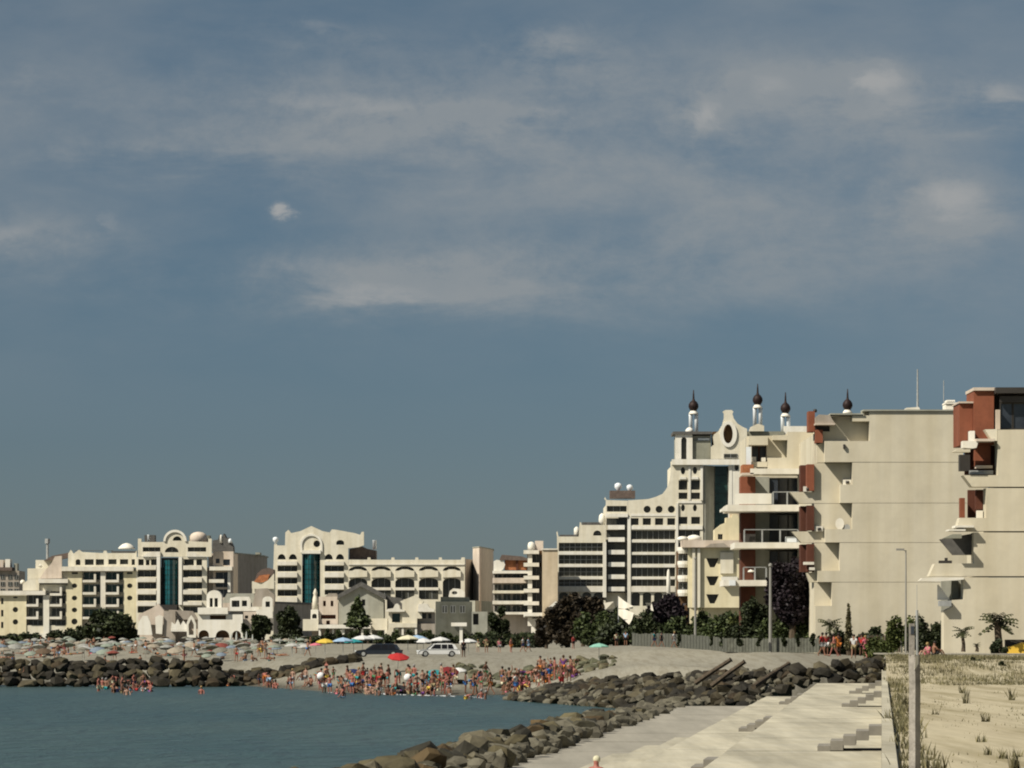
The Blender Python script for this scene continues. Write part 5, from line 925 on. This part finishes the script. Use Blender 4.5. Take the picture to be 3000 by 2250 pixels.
# ---------------------------------------------------------------- cars on the beach head
def car(label, D, cx, zg, L_, col, rz, cat='car'):
    e = empty('parked_car', (at(cx, D), D, zg), label, cat, None, rz)
    side = [(-.5, .28), (-.49, .55), (-.44, .70), (-.30, .78), (.38, .80), (.49, .74), (.5, .45), (.5, .28)]; v = []; n = len(side)
    for yy, k in ((-.86, .97), (-.9, 1), (.9, 1), (.86, .97)): v += [(a*L_*k, yy, z) for a, z in side]
    f = [tuple(range(n)), tuple(range(4*n-1, 3*n-1, -1))]+[(q*n+i, (q+1)*n+i, (q+1)*n+(i+1) % n, q*n+(i+1) % n) for q in range(3) for i in range(n)]
    mk('body', v, f, col, e)
    c = [(-.27, .78), (-.12, 1.32), (-.02, 1.42), (.26, 1.42), (.38, 1.30), (.45, .80)]; nc = len(c); v = []
    for yy, k in ((-.84, 0), (.84, 0)): v += [(a*L_, yy*(1-.16*(z-.78)), z) for a, z in c]
    mk('cabin', v, [tuple(range(nc)), tuple(range(2*nc-1, nc-1, -1))]+[(i, nc+i, nc+(i+1) % nc, (i+1) % nc) for i in range(nc)], col, e)
    for yy in (-1, 1):
        for (a0, a1, b0, b1) in ((-.20, -.10, .05, .05), (.065, .065, .20, .20), (.215, .215, .36, .32)):
            y0 = yy*.848; y1 = yy*.775; q = [(a0*L_, y0, .84), (b0*L_ if a0 != -.20 else .05*L_, y0, .84), (b1*L_ if a0 != -.20 else .05*L_, y1, 1.30), (a1*L_, y1, 1.30)]; q += [(a, b_*.98, z) for a, b_, z in q]
            mk('window', q, [(0, 1, 2, 3), (7, 6, 5, 4), (0, 4, 5, 1), (1, 5, 6, 2), (2, 6, 7, 3), (3, 7, 4, 0)], 'black', e)
        for a in (-.32, .31):
            m = MB(); m.tube([(a*L_, yy*.70, .32), (a*L_, yy*.92, .32)], .32, 14); w = m.out('wheel', 'rubber', e); m = MB(); m.tube([(a*L_, yy*.9, .32), (a*L_, yy*.935, .32)], .2, 10); m.out('rim', 'steel', w)
    for yy in (-.6, .6): m = MB(); m.box(-.505*L_, -.48*L_, yy-.2, yy+.2, .55, .68); m.out('headlight', 'bluewhite', e); m = MB(); m.box(.485*L_, .505*L_, yy-.18, yy+.18, .58, .75); m.out('tail_light', 'redbrown', e)
    q = [(-.265*L_, -.72, .82), (-.265*L_, .72, .82), (-.125*L_, .66, 1.30), (-.125*L_, -.66, 1.30)]; q += [(a+.02, b_, z-.02) for a, b_, z in q]; mk('windscreen', [(a-.035, b_, z) for a, b_, z in q], [(0, 1, 2, 3), (7, 6, 5, 4), (0, 4, 5, 1), (1, 5, 6, 2), (2, 6, 7, 3), (3, 7, 4, 0)], 'black', e)
    return e
car('white hatchback parked on the sand near the bathers', 408, 1284, gz(at(1284, 408), 408), 4.4, 'carwhite', .1); car('dark blue van like car behind the red parasol', 412, 1110, gz(at(1110, 412), 412), 5.0, 'cardark', 0)
# ---------------------------------------------------------------- people
def skin_mesh(name, V, Ed, Rr, mt, sub=1):
    me = bpy.data.meshes.new(name); me.from_pydata(V, Ed, []); o = bpy.data.objects.new(name, me); COL.objects.link(o)
    md = o.modifiers.new('s', 'SKIN'); md.use_smooth_shade = True
    if not me.skin_vertices: bpy.context.view_layer.update()
    for i, q in enumerate(Rr): me.skin_vertices[0].data[i].radius = (q, q) if isinstance(q, (int, float)) else q
    me.skin_vertices[0].data[0].use_root = True
    if sub: o.modifiers.new('u', 'SUBSURF').levels = sub
    dg = bpy.context.evaluated_depsgraph_get(); m2 = bpy.data.meshes.new_from_object(o.evaluated_get(dg)); m2.name = name
    bpy.data.objects.remove(o); bpy.data.meshes.remove(me); m2.materials.clear(); m2.materials.append(M[mt]); return m2
def joints(pose):
    J = dict(pel=(0, 0, .96), sp=(0, 0, 1.14), ch=(0, -.01, 1.34), nk=(0, 0, 1.50), hd=(0, -.02, 1.60), tp=(0, -.01, 1.72))
    for sd, s_ in (('l', -1), ('r', 1)):
        J['sh'+sd] = (s_*.19, 0, 1.42); J['el'+sd] = (s_*.26, .02, 1.15); J['wr'+sd] = (s_*.27, -.05, .91); J['ha'+sd] = (s_*.26, -.08, .82)
        J['hp'+sd] = (s_*.10, 0, .92); J['kn'+sd] = (s_*.12, -.02, .50); J['an'+sd] = (s_*.13, .02, .09); J['to'+sd] = (s_*.15, -.15, .03)
    if pose == 'walk':
        J.update(knl=(-.10, -.16, .52), anl=(-.11, -.28, .12), tol=(-.11, -.44, .06), knr=(.11, .10, .50), anr=(.12, .36, .13), tor=(.12, .24, .03), ell=(-.24, .14, 1.17), wrl=(-.22, .12, .95), hal=(-.22, .08, .88), elr=(.25, -.12, 1.17), wrr=(.22, -.28, 1.0), har=(.21, -.34, .95))
    if pose == 'wave': J.update(elr=(.36, 0, 1.62), wrr=(.34, -.05, 1.86), har=(.33, -.05, 1.95), ell=(-.34, .02, 1.2), wrl=(-.42, -.1, 1.0), hal=(-.44, -.13, .93))
    if pose == 'akimbo': J.update(elr=(.38, .1, 1.2), wrr=(.17, -.02, 1.02), har=(.12, -.06, 1.0), ell=(-.38, .1, 1.2), wrl=(-.17, -.02, 1.02), hal=(-.12, -.06, 1.0))
    if pose == 'bend': J.update(sp=(0, -.12, 1.08), ch=(0, -.34, 1.16), nk=(0, -.50, 1.18), hd=(0, -.60, 1.16), tp=(0, -.70, 1.13), shl=(-.19, -.42, 1.14), shr=(.19, -.42, 1.14), ell=(-.22, -.46, .86), elr=(.22, -.46, .86), wrl=(-.2, -.52, .62), wrr=(.2, -.52, .62), hal=(-.2, -.55, .53), har=(.2, -.55, .53))
    if pose == 'sit': J.update(pel=(0, 0, .14), sp=(0, .04, .32), ch=(0, .04, .52), nk=(0, .02, .68), hd=(0, 0, .78), tp=(0, .01, .90), shl=(-.19, .03, .60), shr=(.19, .03, .60), ell=(-.26, -.12, .42), elr=(.26, -.12, .42), wrl=(-.14, -.30, .42), wrr=(.14, -.30, .42), hal=(-.1, -.36, .42), har=(.1, -.36, .42),
                             hpl=(-.1, -.04, .12), hpr=(.1, -.04, .12), knl=(-.16, -.40, .42), knr=(.16, -.40, .42), anl=(-.15, -.62, .08), anr=(.15, -.62, .08), tol=(-.16, -.78, .03), tor=(.16, -.78, .03))
    if pose == 'lie':
        J = {k: (x, .9-z, .13+.0*y) for k, (x, y, z) in J.items()}; J.update(tp=(0, -.80, .16), hd=(0, -.70, .17), tol=(-.15, .86, .2), tor=(.15, .86, .2))
    return J
RB = dict(pel=(.15, .11), sp=(.125, .095), ch=(.155, .11), nk=.055, hd=.095, tp=.065, sh=.06, el=.043, wr=.032, ha=(.04, .02), hp=.095, kn=.06, an=.042, to=(.045, .03))
EB = [('pel', 'sp'), ('sp', 'ch'), ('ch', 'nk'), ('nk', 'hd'), ('hd', 'tp')]+[(a+q, b_+q) for q in 'lr' for a, b_ in (('sh', 'el'), ('el', 'wr'), ('wr', 'ha'), ('hp', 'kn'), ('kn', 'an'), ('an', 'to'))]+[('ch', 'shl'), ('ch', 'shr'), ('pel', 'hpl'), ('pel', 'hpr')]
def rad(k, add=0):
    q = RB[k] if k in RB else RB[k[:-1]]; return (q+add, q+add) if isinstance(q, (int, float)) else (q[0]+add, q[1]+add)
def part_mesh(name, J, keys, edges, add, mt, sub=1):
    ix = {k: i for i, k in enumerate(keys)}; V = [J[k] for k in keys]; return skin_mesh(name, V, [(ix[a], ix[b_]) for a, b_ in edges if a in ix and b_ in ix], [rad(k, add) for k in keys], mt, sub)
POSE = {}
def mid(a, b_, t): return tuple(a[i]+(b_[i]-a[i])*t for i in range(3))
for ps in ('stand', 'walk', 'wave', 'akimbo', 'bend', 'sit', 'lie'):
    J = joints(ps); keys = ['pel']+[k for k in J if k != 'pel']; d = {}
    d['body'] = part_mesh('body', J, keys, EB, 0, 'skin', 1)
    J2 = dict(J); 
    for q in 'lr': J2['kn'+q] = mid(J['hp'+q], J['kn'+q], .62)
    RB['kn'] = .085; d['shorts'] = part_mesh('shorts', J2, ['pel', 'hpl', 'hpr', 'knl', 'knr'], [('pel', 'hpl'), ('pel', 'hpr'), ('hpl', 'knl'), ('hpr', 'knr')], .022, 'cloth', 1)
    J3 = dict(J)
    for q in 'lr': J3['kn'+q] = mid(J['hp'+q], J['kn'+q], .14)
    RB['kn'] = .07; d['swimsuit'] = part_mesh('swimsuit', J3, ['pel', 'hpl', 'hpr', 'knl', 'knr'], [('pel', 'hpl'), ('pel', 'hpr'), ('hpl', 'knl'), ('hpr', 'knr')], .016, 'cloth', 1)
    RB['kn'] = .06
    J4 = dict(J)
    for q in 'lr': J4['el'+q] = mid(J['sh'+q], J['el'+q], .6)
    RB['el'] = .055; d['shirt'] = part_mesh('shirt', J4, ['sp', 'pel', 'ch', 'shl', 'shr', 'ell', 'elr'], [('sp', 'pel'), ('sp', 'ch'), ('ch', 'shl'), ('ch', 'shr'), ('shl', 'ell'), ('shr', 'elr')], .02, 'cloth', 1); RB['el'] = .043
    m = MB(); hx, hy, hz = J['hd']; tx, ty, tz = J['tp']; c = Vector((hx, hy, hz)).lerp(Vector((tx, ty, tz)), .45); m.lathe(0, 0, [(.02, -.10), (.085, -.075), (.108, -.02), (.105, .04), (.07, .09), (.02, .11)], 10)
    up = (Vector(J['tp'])-Vector(J['hd'])).normalized().to_track_quat('Z', 'Y'); m.v = [tuple(up @ Vector(q)+c+up @ Vector((0, .03, .015))) for q in m.v]
    o = m.out('hair', 'hair', smooth=True); d['hair'] = o.data; bpy.data.objects.remove(o); POSE[ps] = d
SK = {'pale': (.42, .25, .18), 'tanned': (.27, .135, .085), 'dark tanned': (.16, .075, .048), 'sunburnt': (.36, .135, .10)}
CL = {'red': (.45, .03, .03), 'white': (.70, .70, .68), 'black': (.015, .015, .018), 'navy': (.02, .03, .10), 'blue': (.05, .16, .42), 'teal': (.03, .28, .30), 'yellow': (.70, .50, .08), 'pink': (.65, .18, .24), 'green': (.06, .22, .09), 'orange': (.62, .20, .04), 'grey': (.28, .28, .28), 'purple': (.16, .05, .22), 'khaki': (.30, .24, .13), 'light blue': (.35, .50, .68), 'cream': (.72, .68, .48), 'dark red': (.18, .02, .02)}
HR = {'dark': (.02, .014, .01), 'brown': (.08, .045, .02), 'fair': (.35, .24, .10), 'grey': (.3, .29, .28)}
def person(ps, x, y, z, rz, sc, skin, top, bottom, hair, label, group=None, cap=None, shorts=True):
    e = empty('person', (x, y, z), label, 'person', group, rz); e.scale = (sc,)*3; d = POSE[ps]
    def part(k, nm, c):
        o = bpy.data.objects.new(nm, d[k]); COL.objects.link(o); o.parent = e; o.color = (*c, 1)
    part('body', 'body', SK[skin])
    if top: part('shirt', 'shirt', tuple(q*.85 for q in CL[top]))
    part('shorts' if shorts else 'swimsuit', 'shorts' if shorts else 'swimsuit', CL[bottom]); part('hair', 'hair' if not cap else 'hat', HR[hair] if not cap else CL[cap]); return e
used = set()
# named walkers: px, distance, pose, scale, skin, top, bottom, hair, label, rotation
WK = [(2408, 296, 'walk', 1.0, 'tanned', 'red', 'grey', 'dark', 'woman in a crimson top walking by the blank wall', 1.2), (2420, 298, 'stand', 1.0, 'tanned', 'red', 'white', 'dark', 'second figure in crimson just behind the walking woman', .3), (2443, 296, 'walk', .98, 'sunburnt', None, 'khaki', 'dark', 'shirtless walker with dark hair beside the crimson pair', -1.4),
      (2456, 299, 'stand', 1.0, 'dark tanned', 'orange', 'orange', 'dark', 'person in burnt orange clothes beside the shirtless walker', .5), (2501, 291, 'walk', 1.02, 'tanned', 'white', 'khaki', 'dark', 'man in a white T-shirt and khaki shorts walking alone', 3.0), (2524, 300, 'stand', .98, 'dark tanned', 'red', 'black', 'dark', 'figure in dark red between the white shirt and pink dress', 2.5), (2536, 294, 'walk', .97, 'sunburnt', 'pink', 'pink', 'fair', 'woman in a pink dress with fair hair carrying a bag', -2.6),
      (1806, 472, 'stand', 1.0, 'tanned', 'cream', 'black', 'dark', 'man in a pale yellow T-shirt standing before the bronze tree', .4), (1833, 474, 'stand', 1.05, 'tanned', 'light blue', 'black', 'dark', 'man in a light blue shirt next to the yellow T-shirt', 2.8), (1917, 424, 'walk', 1.0, 'tanned', 'teal', 'navy', 'dark', 'walker in a bright teal top before the board fence', 1.3), (1938, 412, 'walk', .9, 'tanned', 'black', 'black', 'dark', 'walker all in black behind the teal top', 1.4),
      (1975, 390, 'walk', .95, 'tanned', 'white', 'grey', 'fair', 'walker in a long white shirt before the board fence', 1.2), (1425, 470, 'akimbo', 1.1, 'tanned', 'khaki', 'brown' if False else 'khaki', 'dark', 'person in khaki with hands on hips near the grey porch', .2), (1463, 475, 'stand', .95, 'pale', 'pink', 'grey', 'brown', 'person in faded pink near the path trees', .2), (1497, 472, 'stand', 1.0, 'sunburnt', None, 'orange', 'brown', 'bare chested man in orange shorts on the sand top', 1.0),
      (1532, 466, 'walk', 1.05, 'tanned', 'white', 'navy', 'dark', 'person in white top and navy trousers mid stride', 1.4), (1548, 467, 'walk', 1.0, 'tanned', 'light blue', 'light blue', 'dark', 'person in washed blue beside the navy trousers', 1.4), (1680, 470, 'stand', .95, 'sunburnt', 'red', 'black', 'dark', 'person in dull red under the bronze tree', .7), (1358, 402, 'stand', 1.05, 'dark tanned', 'black', 'black', 'dark', 'person dressed in black behind the tail of the white car', .5), (1400, 478, 'stand', .9, 'pale', 'cream', 'cream', 'fair', 'small person in cream by the grey porch', .1)]
for px, D, ps, sc, sk, top, bt, hr, lab, rz in WK:
    D = D-5 if D < 301 else D
    x = at(px, D); person(ps, x, D, gz(x, D)-.02, rz, sc, sk, top, bt, hr, lab, 'walkers on the promenade')
x = at(2738, 226); person('sit', x, 226, gz(x, 226), 1.9, .95, 'tanned', None, 'black', 'dark', 'dark haired person seated on the dune crest beside the post', 'couple seated on the dune'); x = at(2718, 223); person('sit', x, 223, gz(x, 223), -1.0, .9, 'pale', 'pink', 'pink', 'fair', 'pale person in pink seated low on the dune', 'couple seated on the dune')
x = at(1747, 98); person('sit', x, 98, .8, 2.7, .9, 'sunburnt', None, 'navy', 'dark', 'sunburnt person with a pale cap seated on the grey quay', None, 'cream')
# bathers at the waterline
zones = []
def bather(a, off, cluster, water=False, forced=None):
    for _ in range(300):
        ps = rnd.choice(('stand', 'walk', 'wave', 'akimbo', 'bend', 'bend', 'walk') if water else ('stand', 'walk', 'wave', 'akimbo', 'bend', 'bend', 'sit', 'sit', 'walk')) if forced is None else forced; sk = rnd.choices(list(SK), (2, 4, 3, 4))[0]; hr = rnd.choices(list(HR), (6, 4, 2, 1))[0]
        bt = rnd.choice(list(CL)[:-1]); tp_ = rnd.choice(list(CL)[:-1]) if rnd.random() < .22 and not water else None; sh = rnd.random() < .5
        act = {'stand': 'standing', 'walk': 'stepping', 'wave': 'waving', 'akimbo': 'with hands on hips', 'bend': 'bending down', 'sit': 'sitting'}[ps]
        lab = '%s person %s in %s%s %s' % (sk, act, (tp_+' top and ') if tp_ else '', bt+(' shorts' if sh else ' swimsuit'), cluster)
        if hr != 'dark': lab = hr+' haired '+lab
        if lab not in used and len(lab.split()) <= 16: break
    used.add(lab); D = lerp(YS, a)+off; x = at(a, D); child = rnd.random() < .22; sc = rnd.uniform(.68, .8) if child else rnd.uniform(.92, 1.06)
    z = gz(x, D)
    if water: z = -rnd.choice((.25, .5, .75, .9, 1.1))*sc
    else: z = max(z, -.15)-.02
    person(ps, x, D, z, rnd.uniform(0, 6.28), sc, sk, tp_, bt, hr, lab, 'bathers along the waterline', None, sh)
r2 = rnd
for _ in range(24): bather(r2.uniform(282, 445), r2.uniform(-52, -8), 'in the water under the breakwater', True)
for _ in range(3): bather(r2.uniform(20, 60), r2.uniform(-12, -5), 'at the far end of the breakwater', True)
for a, py in ((590, -54), (1005, -26), (1422, -20), (1365, -18), (1410, -14), (372, -60)): bather(a, py, 'wading apart from the others', True)
for _ in range(12): bather(r2.uniform(660, 870), r2.uniform(-4, 4), 'by the thin sand strip beside the breakwater')
for _ in range(54): bather(870+295*r2.random()**.7, r2.uniform(-6, 22), 'in the crowd under the red parasol')
for _ in range(48): bather(r2.uniform(1140, 1450), r2.uniform(-4, 22), 'in the crowd below the white car')
for _ in range(34): bather(r2.uniform(1470, 1690), r2.uniform(-2, 18), 'beside the dark groyne rocks')
for _ in range(8): bather(r2.uniform(1560, 1700), r2.uniform(16, 30), 'higher on the rocks of the groyne end')
for _ in range(10): bather(r2.uniform(930, 1420), r2.uniform(-10, -3), 'ankle deep at the surf line', True)
# beach crowd: small joined figures
CROWD = {}
for ps in ('stand', 'sit', 'lie', 'walk'):
    d = POSE[ps]; m = MB()
    for k, mi in (('body', 0), ('swimsuit', 1), ('hair', 2)): m.add([q.co for q in d[k].vertices], [tuple(p.vertices) for p in d[k].polygons], mi)
    o = m.out('person', ['skin2', 'cloth', 'hair2'] if False else [mat('crowd_skin', (.36, .19, .12), var=.3, scale=.8), M['cloth'], mat('crowd_hair', (.03, .02, .015), var=.1)], smooth=True); CROWD[ps] = o.data; bpy.data.objects.remove(o)
def where(a, D):
    w = ('before the first yellow bays' if a < 130 else 'before the yellow hotel' if a < 240 else 'before the dark tree clump' if a < 400 else 'before the pointed arch' if a < 575 else 'before the white villa' if a < 710 else 'before the round dark tree' if a < 830 else 'near the yellow parasol')
    return w, ('close to the breakwater' if D < 450 else 'midway up the beach' if D < 560 else 'high on the beach')
taken = []
def free(x, y, r):
    if any((x-a)**2+(y-b_)**2 < (r+c)**2 for a, b_, c in taken): return False
    taken.append((x, y, r)); return True
cnt = 0
for _ in range(1500):
    a = rnd.uniform(-30, 950); D = 402+330*rnd.random()**1.6; x = at(a, D)
    if not free(x, D, .45): continue
    w, q = where(a, D)
    for _k in range(80):
        ps = rnd.choices(('stand', 'sit', 'lie', 'walk'), (2.2, 5, 3, 1))[0]; c = rnd.choice(list(CL)[:-1])
        lab = 'person %s in %s, %s, %s' % ({'stand': 'standing', 'sit': 'sitting', 'lie': 'lying down', 'walk': 'strolling'}[ps], c, w, q)
        if lab not in used: break
    used.add(lab)
    o = bpy.data.objects.new('person', CROWD[ps]); COL.objects.link(o); o.location = (x, D, gz(x, D)-.02); o.rotation_euler = (0, 0, rnd.uniform(0, 6.28)); o.scale = (rnd.uniform(.9, 1.05),)*3; o.color = (*CL[c], 1)
    setp(o, lab, 'person', 'people on the beach'); cnt += 1
    if cnt >= 130: break
# parasols
def parasol_proto(closed=False):
    m = MB()
    if closed: m.lathe(0, 0, [(.09, 1.0), (.17, 1.3), (.15, 2.0), (.07, 2.5), (.02, 2.7)], 8)
    else:
        n = 8; R0 = 1.35; v = [(0, 0, 2.35)]
        for k in range(n): t_ = 2*math.pi*k/n; v += [(R0*.55*math.cos(t_), R0*.55*math.sin(t_), 2.17), (R0*math.cos(t_), R0*math.sin(t_), 1.90), (R0*math.cos(t_), R0*math.sin(t_), 1.78)]
        f = []
        for k in range(n):
            a = 1+3*k; b_ = 1+3*((k+1) % n); f += [(0, a, b_), (a, a+1, b_+1, b_), (a+1, a+2, b_+2, b_+1)]
        m.add(v, f)
    c = m.out('canopy', 'cloth'); m = MB(); m.tube([(0, 0, 0), (0, 0, 1.2 if closed else 2.4)], .03, 6); p_ = m.out('pole', 'steel'); return c, p_
pc, pp = parasol_proto(); qc, qp = parasol_proto(True)
def parasol(x, y, col, label, closed=False, tilt=0, rz=0, sc=1, group='parasols on the beach'):
    e = empty('parasol', (x, y, gz(x, y)), label, 'parasol', group, rz); e.scale = (sc,)*3; c, p_ = (qc, qp) if closed else (pc, pp)
    for o_, cc in ((c, col), (p_, (.5, .5, .5))):
        o = o_.copy(); COL.objects.link(o); o.parent = e; o.color = (*cc, 1)
        if not closed: o.rotation_euler = (tilt, 0, 0)
    return e
PCOL = {'straw grey': (.26, .25, .20), 'pale grey': (.42, .42, .38), 'washed green': (.33, .38, .31), 'faded blue': (.25, .31, .38), 'white': (.62, .62, .58), 'beige': (.45, .39, .30), 'dull red': (.30, .08, .06), 'brown': (.16, .11, .07)}
cnt = 0
usedp = set()
for _ in range(1600):
    a = rnd.uniform(-40, 900); D = 408+400*rnd.random()**1.5; x = at(a, D)
    if not free(x, D, .6): continue
    w, q = where(a, D)
    for _k in range(60):
        c = rnd.choices(list(PCOL), (7, 6, 5, 3, 3 if a > 450 else 1, 5, 1, 2))[0]; tl = rnd.choice((0, .12, .35, -.3)); tw = {0: 'upright', .12: 'tipped', .35: 'seaward tilted', -.3: 'inland tilted'}[tl]
        big = rnd.random() < .5; lab = '%s %s %s parasol %s, %s' % (tw, 'wide' if big else 'small', c, w, q)
        if lab not in usedp: break
    usedp.add(lab)
    parasol(x, D, tuple(q_*.75 for q_ in PCOL[c]), lab, False, tl, rnd.uniform(-.4, .4), rnd.uniform(.54, .66) if big else rnd.uniform(.38, .5)); cnt += 1
    if cnt >= 270: break
for i, (a, yt) in enumerate(((677, 1855), (693, 1850), (722, 1849), (740, 1858), (768, 1868), (795, 1868), (820, 1868), (846, 1868), (712, 1866), (868, 1866))):
    D = 640-4*i; x = at(a, D); parasol(x, D, (.55, .58, .54), 'furled whitish parasol, %s in the row by the dark round tree' % ('first', 'second', 'tallest', 'fourth', 'fifth', 'sixth', 'seventh', 'eighth', 'short third', 'last')[i], True, sc=(H+(1860-yt)*D/F-gz(x, D))/2.7, group='furled parasols by the dark tree')
special = [(1165, 345, 'red', 'bright red parasol over the densest bathers', .72, .3), (952, 470, 'yellow', 'golden yellow parasol near the blue awnings', 1.1, .1), (1005, 460, 'light blue', 'sky blue beach awning parasol beside the yellow one', 1.2, 0), (1036, 462, 'teal', 'turquoise parasol touching the sky blue one', 1.1, 0), (1062, 470, 'white', 'white pointed parasol above the dark car', 1.3, 0), (1092, 480, 'white', 'second white parasol behind the dark car', 1.3, 0),
           (1195, 470, 'cream', 'cream parasol between the two cars', 1.3, 0), (1222, 476, 'light blue', 'pale blue parasol by the white car bonnet', 1.3, 0), (1240, 470, 'white', 'white parasol just past the white car', 1.1, .1), (1274, 324, 'teal', 'teal parasol among the bathers below the white car', .5, .3), (1755, 322, 'teal', 'pale green parasol set up by the groyne rocks', .62, 0), (1342, 326, 'white', 'small white parasol above the bathers by the greenish stones', .5, .2), (1035, 334, 'navy', 'dark blue parasol in the crowd of bathers', .5, .2), (925, 480, 'pink', 'small pink parasol before the dark shrubs', .8, 0), (1290, 470, 'white', 'white awning parasol right behind the white car', 1.2, 0), (1372, 468, 'white', 'low white parasol past the dark haired group', 1.1, 0), (1312, 322, 'dark red', 'dark red parasol set low among the bathers', .62, .5)]
for a, D, c, lab, sc, tl in special:
    D = D if D < 400 else D-25; sc = sc*.72 if D > 380 else sc; x = at(a, D); cc = CL[c] if lab.find('pale green') < 0 else (.25, .5, .40); parasol(x, D, cc, lab, False, tl, .2, sc, 'bright parasols')
# white T-shaped parasol by the olive block, gate sign
D = 700; x = at(1343, D); e = empty('beach_shower', (x, D, gz(x, D)), 'white T-shaped shelter beside the olive block', 'shelter'); m = MB(); m.box(-1.3, 1.5, -.6, .6, 3.3, 3.95); m.out('top', 'white', e); m = MB(); m.box(.2, .75, -.2, .2, 0, 3.28); m.out('stem', 'white', e)
# inflatables
def ring(a, D, z, R0, r0, c, lab):
    m = MB(); v = []; f = []
    for i in range(14):
        for j in range(7):
            t_ = 2*math.pi*i/14; q = 2*math.pi*j/7; v.append(((R0+r0*math.cos(q))*math.cos(t_), (R0+r0*math.cos(q))*math.sin(t_), r0*math.sin(q)))
            f.append((i*7+j, ((i+1) % 14)*7+j, ((i+1) % 14)*7+(j+1) % 7, i*7+(j+1) % 7))
    m.add(v, f); o = m.out('swim_ring', 'cloth', smooth=True); o.location = (at(a, D), D, z); o.rotation_euler = (rnd.uniform(.3, 1.2), 0, 0); o.color = (*CL[c], 1); setp(o, lab, 'swim ring')
ring(1037, 325, .9, .36, .14, 'yellow', 'yellow orange swim ring carried in the crowd'); ring(1535, 310, .3, .45, .16, 'yellow', 'bright yellow swim ring on the wet sand'); ring(1168, 309, .3, .45, .18, 'black', 'black swim ring at the surf line'); ring(1270, 325, 1.0, .5, .25, 'teal', 'teal swim ring under the navy parasol')
for i, (a, D, c, lab) in enumerate(((1195, 318, 'white', 'big white beach ball low in the crowd'), (940, 330, 'white', 'white beach ball by the waders'))):
    m = MB(); m.lathe(0, 0, [(.04, -.34), (.21, -.27), (.33, -.11), (.33, .11), (.21, .27), (.04, .34)], 14); o = m.out('beach_ball', 'cloth', smooth=True); o.location = (at(a, D), D, 1.2); o.color = (.85, .85, .85, 1); setp(o, lab, 'ball')
for o_ in (pc, pp, qc, qp): bpy.data.objects.remove(o_)
print('OBJECTS', len(bpy.data.objects))
